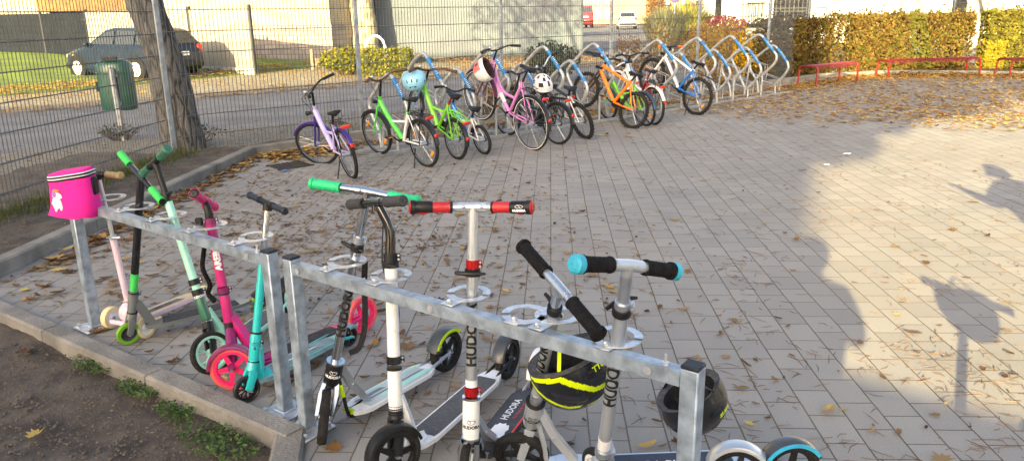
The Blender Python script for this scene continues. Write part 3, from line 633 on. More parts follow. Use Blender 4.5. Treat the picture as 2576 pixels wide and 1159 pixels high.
def barkmat(name,c1,c2,zs=.22,sc=14,patch=False):
    m=bpy.data.materials.new(name); m.use_nodes=True; nt=m.node_tree; L=nt.links; b=nt.nodes['Principled BSDF']; tc=nd(nt,'ShaderNodeTexCoord'); mp=nd(nt,'ShaderNodeMapping'); mp.inputs['Scale'].default_value=(1,1,zs); L.new(tc.outputs['Object'],mp.inputs[0])
    nn=nd(nt,'ShaderNodeTexNoise'); nn.inputs['Scale'].default_value=sc*.35; nn.inputs['Detail'].default_value=3; L.new(mp.outputs[0],nn.inputs[0]); ad=nd(nt,'ShaderNodeMix',data_type='RGBA'); ad.inputs[0].default_value=.12; L.new(mp.outputs[0],ad.inputs[6]); L.new(nn.outputs['Color'],ad.inputs[7])
    v=nd(nt,'ShaderNodeTexVoronoi',feature='DISTANCE_TO_EDGE' if not patch else 'F1'); v.inputs['Scale'].default_value=sc; L.new(ad.outputs[2],v.inputs['Vector'])
    r=nd(nt,'ShaderNodeValToRGB'); r.color_ramp.elements[0].color=(*c2,1); r.color_ramp.elements[1].color=(*c1,1); r.color_ramp.elements[0].position=.0 if not patch else .25; r.color_ramp.elements[1].position=.14 if not patch else .6
    out=v.outputs['Distance']; L.new(out,r.inputs[0]); n2=nd(nt,'ShaderNodeTexNoise'); n2.inputs['Scale'].default_value=30; n2.inputs['Detail'].default_value=7; L.new(tc.outputs['Object'],n2.inputs[0])
    ml=nd(nt,'ShaderNodeMath',operation='MULTIPLY_ADD'); ml.inputs[1].default_value=1.1; ml.inputs[2].default_value=.45; L.new(n2.outputs['Fac'],ml.inputs[0]); s=nd(nt,'ShaderNodeVectorMath',operation='SCALE'); L.new(r.outputs[0],s.inputs[0]); L.new(ml.outputs[0],s.inputs[3]); L.new(s.outputs[0],b.inputs['Base Color']); b.inputs['Roughness'].default_value=.95
    sm=nd(nt,'ShaderNodeMath',operation='ADD'); mn=nd(nt,'ShaderNodeMath',operation='MINIMUM'); mn.inputs[1].default_value=.2; L.new(out,mn.inputs[0]); m3=nd(nt,'ShaderNodeMath',operation='MULTIPLY'); m3.inputs[1].default_value=.06; L.new(n2.outputs['Fac'],m3.inputs[0]); L.new(mn.outputs[0],sm.inputs[0]); L.new(m3.outputs[0],sm.inputs[1])
    bp=nd(nt,'ShaderNodeBump'); bp.inputs['Strength'].default_value=.9; bp.inputs['Distance'].default_value=.08 if not patch else .01; L.new(sm.outputs[0],bp.inputs['Height']); L.new(bp.outputs[0],b.inputs['Normal']); return m
bark=barkmat('furrowed_bark',(.125,.117,.108),(.028,.026,.025)); plane=barkmat('plane_bark',(.42,.37,.27),(.20,.18,.11),.8,5,True); birch=barkmat('pale_bark',(.60,.58,.52),(.22,.2,.17),1.6,4,True); twigm=barkmat('brown_bark',(.20,.12,.06),(.06,.035,.02))
autl=leafmat('autumn_crown',[(.14,.06,.01),(.30,.18,.02),(.40,.27,.03),(.16,.15,.02)],.4)
b0=gp(462,374); b1=onpl(440,250,(b0.x,b0.y),(1,0)); b2=onpl(402,110,(b0.x-.0,b0.y),(1,0)); b3=onpl(362,0,(b0.x,b0.y),(1,0)); d3=(b3-b1)
tree('tree','leaning tree with deeply furrowed grey bark just behind the fence corner post',[b0+V((0,0,-.05)),b1,b2,b3,b3+d3*.9+V((0,.1,.3)),b3+d3*1.9+V((0,.3,1.4))],[.275,.235,.215,.205,.19,.15],bark,
  crown=[((-6.6,11.4,6.6),(2.0,1.8,1.3),900),((-5.2,12.2,7.4),(1.8,1.6,1.2),700)],branches=[(b3+d3*1.5+V((0,.2,.9)),(-6.8,11.6,6.8),.11),(b3+d3*1.7+V((0,.2,1.2)),(-5.0,12.3,7.6),.10)],lm=autl,knobs=.03,ls=.15)
c=gp(925,155); tree('tree','thick pale mottled plane trunk standing against the edge of the tarpaulin',[c+V((0,0,-.1)),c+V((-.03,0,1)),c+V((-.12,0,2.4)),c+V((-.18,.1,5)),c+V((-.1,.2,7.5))],[.52,.43,.40,.38,.28],plane,crown=[((c.x,c.y,9.5),(3.5,3,2.2),2600)],branches=[(c+V((-.15,.1,5)),c+V((-2,.2,8.5)),.16),(c+V((-.1,.2,6)),c+V((2,.5,9)),.15)],lm=autl,ls=.2)
for (px,y,dx,lab,r) in ((2492,155,-.35,'pale forked trunk rising behind the gap between the two right-hand hedges',.30),(2455,152,-.55,'leaning pale trunk left of the forked one behind the hedges',.19)):
    c=gp(px,y); tree('tree',lab,[c+V((0,0,-.1)),c+V((dx*.25,0,1.2)),c+V((dx,.1,2.6)),c+V((dx*2,.2,5)),c+V((dx*2.4,.3,7))],[r*1.25,r,r*.9,r*.7,r*.4],birch,crown=[((c.x+dx*2.4,c.y,8.5),(2.2,2.2,1.6),1400)],branches=[(c+V((dx*.5,0,1.6)),c+V((1.2+dx,.3,4.2)),r*.55)],lm=autl,ls=.17)
c=gp(1648,96); tree('tree','ivy-brown trunk densely wrapped in dry brown leaves beside the side street',[c+V((0,0,-.1)),c+V((0,0,1.5)),c+V((.1,0,3.5)),c+V((.1,0,6))],[.42,.36,.34,.25],twigm,crown=[((c.x+.1,c.y-.1,2.1),(.75,.6,2.2),2600),((c.x+.2,c.y,5.2),(1.6,1.2,1.6),2000)],lm=brownm,ls=.14)
# ================================================================== LITTER BIN, BENCHES
c=gp(312,352); e=empty('litter_bin',c,'dark green rounded litter bin hung on a worn grey pole behind the left fence','bin')
gb=mat('bin_green',(.008,.085,.055),.38,var=.12,scale=6,coat=.3,dirt=.1)
top=onpl(279,172,c,(1,0)); px_=top.x-c.x; mb=MB().use(mat('worn_pole',(.36,.37,.38),.6,.3,var=.3,scale=9,dirt=.9)); mb.tube([(.0,0,-.05),(px_,0,top.z)],.038,12); mb.build('pole',e)
bt=onpl(268,152,c,(1,0)); bb=onpl(283,280,c,(1,0)); bx=(bt.x+bb.x)/2-c.x; z0=bb.z; z1=bt.z; w=.235; mb=MB().use(gb); out=[]
rows=[(z0,.90,.0),(z0+.03,.97,0),(z0+.2,.985,0),(z1-.16,1,0),(z1-.08,.97,0),(z1-.03,.84,0),(z1,.6,0)]
nn=28; vs=[]
for z,sc,_ in rows:
    for k in range(nn):
        a=2*pi*k/nn; ca,sa=cos(a),sin(a); q=2.6; rr=(abs(ca)**q+abs(sa)**q)**(-1/q); vs.append(V((bx+ca*rr*w*sc,.20+sa*rr*w*.72*sc,z)))
fs=[(i*nn+k,i*nn+(k+1)%nn,(i+1)*nn+(k+1)%nn,(i+1)*nn+k) for i in range(len(rows)-1) for k in range(nn)]+[tuple(range(nn-1,-1,-1)),tuple((len(rows)-1)*nn+k for k in range(nn))]
mb.add(vs,fs); o=mb.build('bin_body',e,smooth=50)
mb=MB().use(gb); mb.torus((bx,.20,z1-.17),(0,0,1),w*.98,.01,28,6); mb.build('rim',e)
mb=MB().use(black); mb.rbox((bx+.02,.07,z1+.015),(.17,.1,.05)); mb.build('lock_cap',e)
mb=MB().use(galv); mb.rbox((px_*.8,.035,z0+.1),(.10,.02,.05)); mb.rbox((px_*.9,.035,z1-.2),(.10,.02,.05)); mb.build('bracket',e)
mb=MB().use(mat('sticker_white',(.5,.55,.52),.6)); mb.box((bx-w*.985,.12,z0+.32),(.004,.07,.13)); mb.build('sticker',e)
redb=mat('bench_red',(.13,.006,.012),.4,var=.08,scale=8,coat=.2,dirt=.1); redl=mat('bench_leg_red',(.22,.013,.007),.4,var=.08,coat=.2)
def bench(pts,h,label,d=.42):
    a=gp(*pts[0]);b=gp(*pts[1]); u=(b-a).normalized(); n=V((-u.y,u.x,0)); L=(b-a).length; e=empty('bench',a,label,'bench','red metal mesh benches'); 
    for s in (0,1):
        for t in (0,1):
            mb=MB().use(redl); base=u*(L*s)+n*(d*t); sl=u*(.03 if s==0 else -.03); tp=base+sl+V((0,0,h-.05)); mb.rbox((0,0,0),(.001,.001,.001)) if 0 else None
            mb.tube([base,tp],.022,6); mb.build('leg',e)
        mb=MB().use(redb); x=u*(L*s+(.03 if s==0 else -.03)); mb.tube([x+V((0,0,h-.06)),x+n*.03+V((0,0,h-.015)),x+n*.08+V((0,0,h)),x+n*(d-.08)+V((0,0,h)),x+n*(d-.03)+V((0,0,h-.015)),x+n*d+V((0,0,h-.06))],.022,8); mb.build('end_frame',e)
    mb=MB().use(redb)
    k=11
    for i in range(k): 
        t=i/(k-1); y=.01+(d-.02)*t; z=h+.012-.05*(abs(t-.5)*2)**4; mb.tube([u*.03+n*y+V((0,0,z)),u*(L-.03)+n*y+V((0,0,z))],.007,5)
    m=int(L/.035)
    for i in range(m+1):
        x=u*(.03+(L-.06)*i/m); mb.tube([x+n*.0+V((0,0,h-.07)),x+n*.015+V((0,0,h-.01)),x+n*.05+V((0,0,h+.008)),x+n*(d-.05)+V((0,0,h+.008)),x+n*(d-.015)+V((0,0,h-.01)),x+n*d+V((0,0,h-.07))],.005,4)
    mb.build('seat_mesh',e)
    return e
bench(((2052,220),(2156,206)),.42,'short red mesh bench nearest the bicycle rack, set at an angle')
bench(((2232,198),(2464,190)),.40,'long red mesh bench in front of the middle hedge')
bench(((2538,194),(2760,186)),.40,'red mesh bench cut off by the right edge of the photo')
# ================================================================== CARS
def car(loc,rot,paint,label,L=4.1,W=1.7,H=1.42,kind='hatch',plate=None,hub=white):
    e=empty('parked_car',loc,label,'car',None,(0,0,rot)); hw=W/2
    # side outline stations: x, z of sill, z of waist, half width
    st=[(0,.30,.52,.62),(.08,.22,.62,.80),(.35,.18,.74,.95),(.95,.17,.88,1.),(1.25,.17,.93,1.),(2.2,.17,.93,1.),(3.2,.17,.95,1.),(3.75,.2,.97,.97),(4.0,.24,.93,.90),(4.1,.32,.72,.82)]
    sx=L/4.1; sz=H/1.42; mb=MB().use(paint); vs=[]; 
    for x,z0,z1,w in st:
        x=-x*sx+L/2; z0*=sz; z1*=sz; y=hw*w
        for (yy,zz) in ((y*.9,z0),(y,z0+.12),(y,(z0+z1)/2),(y*.985,z1-.08),(y*.90,z1),(0,z1+.02),(-y*.90,z1),(-y*.985,z1-.08),(-y,(z0+z1)/2),(-y,z0+.12),(-y*.9,z0)): vs.append(V((x,yy,zz)))
    k=11; n=len(st); fs=[(i*k+j,(i+1)*k+j,(i+1)*k+(j+1)%k,i*k+(j+1)%k) for i in range(n-1) for j in range(k)]+[tuple(range(k)),tuple((n-1)*k+j for j in range(k-1,-1,-1))]
    mb.add(vs,fs); b=mb.build('body',e,smooth=35)
    # greenhouse
    rear=.25 if kind=='hatch' else .12
    g0=[(1.15,.92),(1.95,1.36),(2.3,1.42),(3.3,1.40),(3.65,1.32),(4.02-.0,.93)] if kind=='hatch' else [(.85,.95),(1.35,1.36),(1.7,1.42),(3.7,1.42),(3.95,1.36),(4.05,.93)]
    mb=MB().use(paint); vs=[]; ws=[.88,.74,.72,.72,.74,.86]
    for (x,z),w in zip(g0,ws): x=-x*sx+L/2; vs+= [V((x,hw*w,z*sz)),V((x,-hw*w,z*sz))]
    base=[V((-g0[0][0]*sx+L/2,hw*.9,.9*sz)),V((-g0[-1][0]*sx+L/2,hw*.88,.9*sz))]
    top=MB().use(paint); idx=[0,1,2,3,4,5]; sidL=[V((-x*sx+L/2,hw*w,z*sz)) for (x,z),w in zip(g0,ws)]; sidR=[V((p.x,-p.y,p.z)) for p in sidL]
    top.add(sidL+sidR,[(i,i+6,i+7,i+1) for i in range(5)]+[(0,1,2,3,4,5),(11,10,9,8,7,6)]); top.build('roof',e,smooth=35)
    # glass set slightly proud: side windows, windscreen, rear window
    def sidewin(xs,s,nm='side_window'):
        ring=[]
        for x in xs:
            for (xa,za),(xb,zb),wa,wb in zip(g0[:-1],g0[1:],ws[:-1],ws[1:]):
                if xa<=x<=xb: t=(x-xa)/(xb-xa); zt=lerp(za,zb,t); wt=lerp(wa,wb,t); break
            ring.append((x,zt,wt))
        lo=[V((-x*sx+L/2,s*(hw*.875+.012),(.97)*sz)) for x,_,_ in ring]; hi=[V((-x*sx+L/2,s*(hw*lerp(.88,wt,max(0,(zt-.07-.93)/(zt-.93+1e-6)))+.014),max(.98,zt-.07)*sz)) for x,zt,wt in ring]
        m_=MB().use(glassd); m_.prism(lo+hi[::-1],(0,s*.006,0)); m_.build(nm,e,smooth=0)
    for s in (-1,1):
        if kind=='hatch': sidewin([1.32,1.6,1.95,2.35],s); sidewin([2.43,2.8,3.2],s); sidewin([3.28,3.45,3.6,3.75],s)
        else: sidewin([1.05,1.4,1.8],s); sidewin([1.9,2.8],s); sidewin([2.9,3.8],s)
    def crosswin(a,b,nm,t0=.08,t1=.9):
        (xa,za),(xb,zb)=g0[a],g0[b]; wa,wb=ws[a]*.9,ws[b]*.88; q=[]
        for t,w in ((t0,lerp(wa,wb,t0)),(t1,lerp(wa,wb,t1))): x=-lerp(xa,xb,t)*sx+L/2; z=lerp(za,zb,t)*sz; q.append((x,z,w))
        sg=1 if a==0 else -1; nrm=V((sg*(q[1][1]-q[0][1]),0,abs(q[1][0]-q[0][0]))).normalized(); m_=MB().use(glassd); m_.prism([V((q[0][0],hw*q[0][2],q[0][1]))+nrm*.008,V((q[0][0],-hw*q[0][2],q[0][1]))+nrm*.008,V((q[1][0],-hw*q[1][2],q[1][1]))+nrm*.008,V((q[1][0],hw*q[1][2],q[1][1]))+nrm*.008],nrm*.008); m_.build(nm,e,smooth=0)
    crosswin(0,1,'windscreen'); crosswin(5,4,'rear_window')
    # wheels
    R=.30*sz
    for x in (.78,3.30):
        for s in (-1,1):
            X=-x*sx+L/2; m_=MB().use(black); m_.cyl((X,s*(hw-.16),R+.02),(X,s*(hw+.004),R+.02),R+.06,n=28); m_.build('wheel_arch',e)
            m_=MB().use(hub); m_.cyl((X,s*(hw-.02),R),(X,s*(hw+.022),R),R*.66,n=24)
            for q in range(7): a=2*pi*q/7; m_.use(black); m_.box((X+cos(a)*R*.42,s*(hw+.022),R+sin(a)*R*.42),(R*.12,.006,R*.24),Matrix.Rotation(-a+pi/2,3,'Y'))
            w_=m_.build('wheel',e); m_=MB().use(rubber); m_.torus((X,s*(hw-.06),R),(0,1,0),R*.82,R*.18,28,8,sq=2.4/2); m_.build('tyre',w_)
    for s in (-1,1):
        m_=MB().use(lamp_red); m_.rbox((-L/2+.09,s*hw*.80,.80*sz),(.10,.16,.26 if kind=='hatch' else .4),None,.02); m_.build('tail_light',e)
        m_=MB().use(mat('headlight',(.16,.17,.19),.1,var=.05,coat=.8)); m_.rbox((L/2-.24,s*hw*.66,.63*sz),(.30,.30,.12),None,.03); m_.build('headlight',e)
        m_=MB().use(orangef); m_.rbox((L/2-.62,s*(hw*.985),.66*sz),(.09,.03,.04)); m_.build('indicator',e)
        m_=MB().use(paint); m_.rbox((L/2-1.42*sx,s*(hw+.07),.98*sz),(.14,.17,.13),None,.03); m_.build('wing_mirror',e)
        m_=MB().use(black); m_.rbox((0,s*(hw+.006),.46*sz),(L*.52,.02,.05)); m_.build('trim_strip',e)
    m_=MB().use(black); m_.rbox((-L/2+.03,0,.40*sz),(.14,W*.84,.18),None,.04); m_.build('rear_bumper',e)
    m_=MB().use(black); m_.rbox((L/2-.04,0,.36*sz),(.14,W*.78,.2),None,.04); m_.build('front_bumper',e)
    m_=MB().use(white); m_.rbox((-L/2-.005,0,.70*sz),(.02,.50,.11)); 
    if plate: m_.use(black); m_.text(plate,.1,lambda x,y:V((-L/2-.017,-x,.70*sz+y)),sub=False)
    m_.build('number_plate',e)
    return e
rl=gp(400,207); hv=V((-.885,.466,0)).normalized(); cen=rl+hv*2.02+V((.466,.885,0))*.85
car((cen.x,cen.y,.02),atan2(hv.y,hv.x),mat('dark_blue_paint',(.010,.019,.038),.35,0,var=.05,coat=.15,spec=.2),'dark blue parked hatchback seen behind the leaning tree and the green bin',L=3.95,H=1.34,plate='DN 865')
c=onpl(1580,66,(10.5,70),(1,0)); car((c.x,71,.05),radians(84),mat('white_car_paint',(.75,.76,.78),.2,var=.03,coat=.7),'white parked hatchback seen from behind, far down the side street',H=1.5,hub=alu)
c=onpl(1480,60,(9.,80),(1,0)); car((c.x-.7,80,.05),radians(96),mat('red_van_paint',(.45,.03,.04),.3,var=.05,coat=.5),'red van parked far down the side street, left of the white car',L=4.5,H=2.1,kind='van',hub=alu)
# ================================================================== SCOOTER STANDS
def Z(k,x,y):
    o=dict(z4=(100,380,2.3175),z5=(200,700,1.9986),b1=(800,460,2.634),b2=(800,840,2.634),b3=(1300,640,1.811),b4=(1300,900,2.576))[k]
    return ((o[0]+x/o[2])*KD,(o[1]+y/o[2])*KD)
zinc=mat('zinc_plate',(.55,.58,.62),.35,.6,var=.12,scale=40,dirt=.12)
def stand(A,B,hA,hB,rings,label,bolt=None):
    "two square posts on base plates, a square bar and flat rings bolted on the bar"
    A=V((A[0],A[1],0));B=V((B[0],B[1],0)); e=empty('scooter_stand',A.lerp(B,.5),label,'scooter stand','galvanised scooter stands'); lo=e.location.copy(); u=(B-A).normalized(); n=V((-u.y,u.x,0)); ang=atan2(u.y,u.x); Rm=Matrix.Rotation(ang,3,'Z')
    for P,h in ((A,hA),(B,hB)):
        m=MB().use(galv); m.rbox(P-lo+V((0,0,h/2)),(.05,.05,h),Rm,.004); p=m.build('post',e)
        c=MB().use(darkc); c.rbox(P-lo+V((0,0,h+.003)),(.05,.05,.012),Rm,.003); c.build('end_cap',p)
        c=MB().use(zinc); c.rbox(P-lo+V((0,0,.006)),(.16,.16,.01),Rm,.003)
        for sx in (-1,1):
            for sy in (-1,1): c.cyl(P-lo+Rm@V((sx*.058,sy*.058,.011)),P-lo+Rm@V((sx*.058,sy*.058,.024)),.011,n=6)
        c.tube([P-lo+Rm@V((a*.03,b*.03,.014)) for a,b in ((-1,-1),(1,-1),(1,1),(-1,1))],.006,5,closed=True); c.build('base_plate',e)
    a=A+u*.027+V((0,0,hA-.035));b=B-u*.027+V((0,0,hB-.035)); m=MB().use(galv); pf=[(-.02,-.02),(.02,-.02),(.02,.02),(-.02,.02)]; m.tube([a-lo,b-lo],1.,prof=[(x*1.05,y) for x,y in pf],up=(0,0,1)); m.use(zinc); m.cyl(b-lo-u*.05+V((0,0,.02)),b-lo-u*.05+V((0,0,.05)),.004,n=6); m.cyl(b-lo-u*.05+V((0,0,.02)),b-lo-u*.05+V((0,0,.028)),.011,n=6)
    for t in (.0,.45,.97):
        q=a.lerp(b,.02+t*.95)-n*.0215-lo; m.cyl(q,q-n*.002,.012,n=14)
    m.build('crossbar',e)
    for (x,y,dbl) in rings:
        t=.5; 
        for _ in range(3):
            z=lerp(hA,hB,t)-.012; g=gp(x,y,z); t=((g-A).dot(u))/(B-A).length
        off=(g-A).dot(n); c=A+u*((g-A).dot(u))+n*off+V((0,0,z+.003)); R0,R1=.047,.072
        m=MB().use(zinc)
        for k,(a0,a1,dz) in enumerate(((radians(ang*0-150),radians(40),0),(radians(15),radians(215),.004 if dbl else .0))):
            if not dbl and k: continue
            if not dbl: a0,a1=0,2*pi
            m.lathe(c-lo+V((0,0,dz)),(0,0,1),[(0,R0),(0,R1),(.0035,R1),(.0035,R0),(0,R0)],40,a0,a1,ref=u)
        q=A+u*((g-A).dot(u))+V((0,0,z+.002))
        d=(c-q); d.z=0; L=d.length; dd=d.normalized() if L>1e-4 else n
        m.rbox(q-lo+dd*max(.0,(L-R1)*.5)+V((0,0,.0)),(.05,max(.045,abs(L-R1)+.03),.005),Rm,.002); bq=q-lo+dd*.0
        for s in (-1,): m.cyl(bq+V((0,0,.004)),bq+V((0,0,.011)),.010,n=6); m.ball(bq+V((0,0,.010)),.007,8,4)
        m.build('ring',e)
    return e
RA0=V((-2.261,3.87,0)); RA1=V((-.964,2.911,0)); RB0=V((-.833,2.763,0)); RB1=V((.643-.02,1.70,0))
q=gp(1744,922,.725); RB1=V((q.x,q.y,0))
stand(RA0,RA1,.725,.705,[(*Z('z4',485,398),1),(*Z('z4',665,455),1),(*Z('z4',868,512),1),(*Z('z4',1125,577),1),(*Z('z4',1418,652),1)],'galvanised scooter stand on the left with the pink bag hanging at its far end')
stand(RB0,RB1,.725,.725,[(*Z('b1',435,712),1),(*Z('b1',758,815),1),(*Z('b1',1325,948),1),(*Z('b3',290,430),1),(*Z('b3',455,432),0),(*Z('b3',752,545),1)],'galvanised scooter stand on the right, nearest the camera, with the black helmet behind its post')
# ================================================================== SCOOTERS
def wheelmb(par,c,ax,R,w,tyre,rim,style='spoke',n=6,hub=None,tr=.16,ref=None):
    ax=V(ax).normalized(); m=MB().use(rim); ri=R*(1-tr); u=(V(ref)-ax*V(ref).dot(ax)).normalized() if ref is not None else ax.orthogonal().normalized(); v=ax.cross(u)
    if style=='solid':
        m.lathe(c,ax,[(-w*.35,0.001),(-w*.35,ri*.35),(-w*.18,ri*.5),(-w*.25,ri*.8),(-w*.45,ri),(w*.45,ri),(w*.25,ri*.8),(w*.18,ri*.5),(w*.35,ri*.35),(w*.35,.001)],28)
    else:
        m.lathe(c,ax,[(-w*.42,ri),(-w*.42,ri*.86),(-w*.2,ri*.82),(w*.2,ri*.82),(w*.42,ri*.86),(w*.42,ri)],32)
        for k in range(n):
            a=2*pi*k/n; d=u*cos(a)+v*sin(a); t=v*cos(a)-u*sin(a); wd=ri*.13
            if style=='fork':
                for s in (-1,1): m.tube([c+d*ri*.25,c+d*ri*.55,c+d*ri*.86+t*s*ri*.20],[wd*.55,wd*.5,wd*.55],6)
            else: m.prism([c+d*ri*.2-t*wd*1.1-ax*w*.22,c+d*ri*.2+t*wd*1.1-ax*w*.22,c+d*ri*.86+t*wd*.75-ax*w*.22,c+d*ri*.86-t*wd*.75-ax*w*.22],ax*w*.44)
        m.cyl(c-ax*w*.42,c+ax*w*.42,ri*.26,n=18)
    m.use(hub or alu); m.cyl(c-ax*(w*.5+.004),c+ax*(w*.5+.004),R*.07+.003,n=8); o=m.build('wheel',par,abs_=False)
    t=MB().use(tyre); h=w*.5; t.lathe(c,ax,[(-h*.8,ri*.99),(-h,ri*1.03),(-h*.95,R*.955),(-h*.6,R*.988),(0,R),(h*.6,R*.988),(h*.95,R*.955),(h,ri*1.03),(h*.8,ri*.99)],44); t.build('tyre',o); return o
def arcstrip(m,c,ax,R,a0,a1,w,fwd,th=.003,n=18,edge=.01):
    "curved mudguard: fwd = direction of angle 0, up = 90 degrees"
    ax=V(ax).normalized(); f=(V(fwd)-ax*V(fwd).dot(ax)).normalized(); up=ax.cross(f); 
    if up.z<0: up=-up
    vs=[]; P=[(-w/2,-edge),(-w/2*.9,0),(-w/4,edge*.35),(w/4,edge*.35),(w/2*.9,0),(w/2,-edge)]
    for k in range(n+1):
        a=a0+(a1-a0)*k/n; d=f*cos(a)+up*sin(a)
        for s in (0,1):
            for y,h in P: vs.append(c+ax*y+d*(R+h-s*th))
    q=12; fs=[]
    for k in range(n):
        o=k*q; p=o+q
        for j in range(5): fs.append((o+j,p+j,p+j+1,o+j+1)); fs.append((o+6+j,o+7+j,p+7+j,p+6+j))
        fs.append((o,o+6,p+6,p)); fs.append((o+5,p+5,p+11,o+11))
    fs.append(tuple(range(6))+tuple(range(11,5,-1))); o=n*q; fs.append(tuple(o+j for j in range(5,-1,-1))+tuple(o+j for j in range(6,12)))
    m.add(vs,fs)
def tubetext(m,body,size,C,a,r,off=0.,mirror=False,bold=.0):
    c=(CAM-C); c=(c-a*c.dot(a)).normalized(); rt=a.cross(c)
    if off: c=(Matrix.Rotation(off,3,a)@c); rt=a.cross(c)
    m.text(body,size,lambda x,y:C+a*x+(c*cos(y/r)-rt*sin(y/r))*(r+.0007),mirror,bold=bold)
def grip(m,a,b,r,mt,flange=True,capm=None):
    a=V(a);b=V(b); d=(b-a).normalized(); L=(b-a).length; m.use(mt)
    P=[(0,r*.8),(0,r*1.08),(.006,r*1.12),(.010,r)]
    k=8
    for i in range(1,k): P.append((.012+(L-.03)*i/k,r*(1.0+.03*(i%2))))
    P+= [(L-.014,r),(L-.012,r*(1.22 if flange else 1.06)),(L-.002,r*(1.22 if flange else 1.06)),(L,r*(1.12 if flange else .9))]
    m.lathe(a,d,P,18); m.use(capm or mt); m.lathe(a,d,[(L-.0005,r*1.13 if flange else r*.95),(L+.003,r*.9),(L+.004,r*.3),(L+.002,.0005)],18)
def lever(m,C,a,r,side,mt,L=.055):
    "quick-release clamp with a wing lever"
    m.use(mt); m.lathe(C,a,[(-.012,r),(-.012,r+.006),(.012,r+.006),(.012,r)],18); s=V(side); s=(s-a*s.dot(a)).normalized(); f=a.cross(s)
    cm=(CAM-C); cm=(cm-a*cm.dot(a)).normalized()
    m.tube([C-s*L*.8+cm*(r+.004),C-s*L*.4+cm*(r+.012),C+cm*(r+.013),C+s*L*.5+cm*(r+.010),C+s*L*.95+cm*(r+.0)],[.006,.007,.008,.007,.004],8)
def scooter(sp):
    rz=sp['rz']; A=gp(*Z(*sp['ring']),rz); B=gp(*Z(*sp['low']),sp.get('lz',.22)); a=(A-B).normalized()
    hp=Z(*sp['h'])
    def at_y(y,side=None):
        lo,hi=-1.5,3.
        for _ in range(50):
            m_=(lo+hi)/2
            if pr(B+(A-B)*m_)[1]>y: lo=m_
            else: hi=m_
        return B+(A-B)*m_
    P=at_y(hp[1])
    if sp.get('neck'): # handlebar carried forward on a bent neck
        T=at_y(sp['neck_from']); P=raydist(*hp,T,(T-P).length*1.03,sp.get('nnear',0))
    hl=sp.get('hl',.2); E=[]
    for (k,x,y,nr) in sp['e']: E.append(raydist(*Z(k,x,y),P,hl,nr))
    if len(E)==1: E.append(P-(E[0]-P))
    b=(E[1]-E[0]).normalized()
    fr,rr=sp['fr'],sp['rr']; F=gp(*Z(*sp['fw']),fr); Rr=gp(*Z(*sp['rear']),rr); wa=(b-a*b.dot(a)).normalized(); 
    if sp.get('wa'): wa=V(sp['wa']).normalized()
    wh=V((wa.x,wa.y,0)).normalized(); wa=(wa-a*wa.dot(a)).normalized(); wx=(wa*.75+wh*.25).normalized()
    hd=(F-Rr); hd.z=0; wb=hd.length; hd.normalize(); sd=V((-hd.y,hd.x,0))
    root=V((F.x,F.y,0)); e=empty('kick_scooter',root,sp['label'],'kick scooter','kick scooters parked in the stands')
    O=root; a_=lambda p:p-O; Bc=a_(B); Fc=a_(F); Rc=a_(Rr); Pc=a_(P); Ec=[a_(q) for q in E]
    W=sp.get('w',.03)
    # wheels
    if sp.get('trike'):
        for k,x,y in sp['trike']: c=gp(*Z(k,x,y),fr)-O; wheelmb(e,c,wh,fr,.035,sp['tyre'],sp['rim'],'solid',tr=.3)
    else: wheelmb(e,Fc,wx,fr,W,sp['tyre'],sp['rim'],sp.get('ws','spoke'),sp.get('wn',6),tr=sp.get('tr',.2))
    wheelmb(e,Rc,sd,rr,W,sp.get('tyre2',sp['tyre']),sp.get('rim2',sp['rim']),sp.get('ws','spoke'),sp.get('wn',6),tr=sp.get('tr',.2))
    # fork
    m=MB().use(sp['fork']); cr=Bc-a*.012
    if sp.get('trike'):
        m.ball(Bc+V((0,0,-.03)),.055,16,10,(1,1,1.1)); m.tube([Fc-wh*.10,Fc+wh*.10],.014,10)
    else:
        up=F.z+fr+.018; crown=Fc+(cr-Fc).normalized()*(fr+.02)
        m.tube([cr+a*.01,crown],[.024,.026],14)
        for s in (-1,1):
            o=wx*s*(W/2+.009); m.tube([crown+o*.9,crown.lerp(Fc,.35)+o*1.15,Fc+o],[.014,.012,.011],6,prof=[(.6,-1.3),(1.,0),(.6,1.3),(-.6,1.3),(-1.,0),(-.6,-1.3)],up=wh)
            m.use(alu); m.cyl(Fc+o,Fc+o+wh*s*.006,.008,n=6); m.use(sp['fork'])
    m.build('fork',e)
    if sp.get('fender'):
        m=MB().use(sp['fender']); arcstrip(m,Fc,wx,fr+.008,radians(5),radians(165),W+.022,hd); m.build('front_mudguard',e)
    if sp.get('bellow'):
        m=MB().use(black); 
        for k in range(6): m.torus(Bc+a*(.0+k*.009-.02),a,.021+.002*(6-k)/6,.005,18,6)
        m.build('suspension_boot',e)
    # head tube and neck down to the deck
    hr=sp.get('hr',.0235); hb=Bc+a*sp.get('hb',.0); ht=Bc+a*(((at_y(sp['hty'])-B).dot(a)) if sp.get('hty') else sp.get('ht',.10)); m=MB().use(sp['head']); m.tube([hb,hb+(ht-hb)*.12,hb+(ht-hb)*.88,ht],[hr*.9,hr,hr,hr*.92],22); m.use(sp.get('collar',alu)); m.cyl(ht,ht+a*.007,hr+.002,n=20); m.cyl(hb-a*.006,hb,hr+.002,n=20)
    h=m.build('head_tube',e)
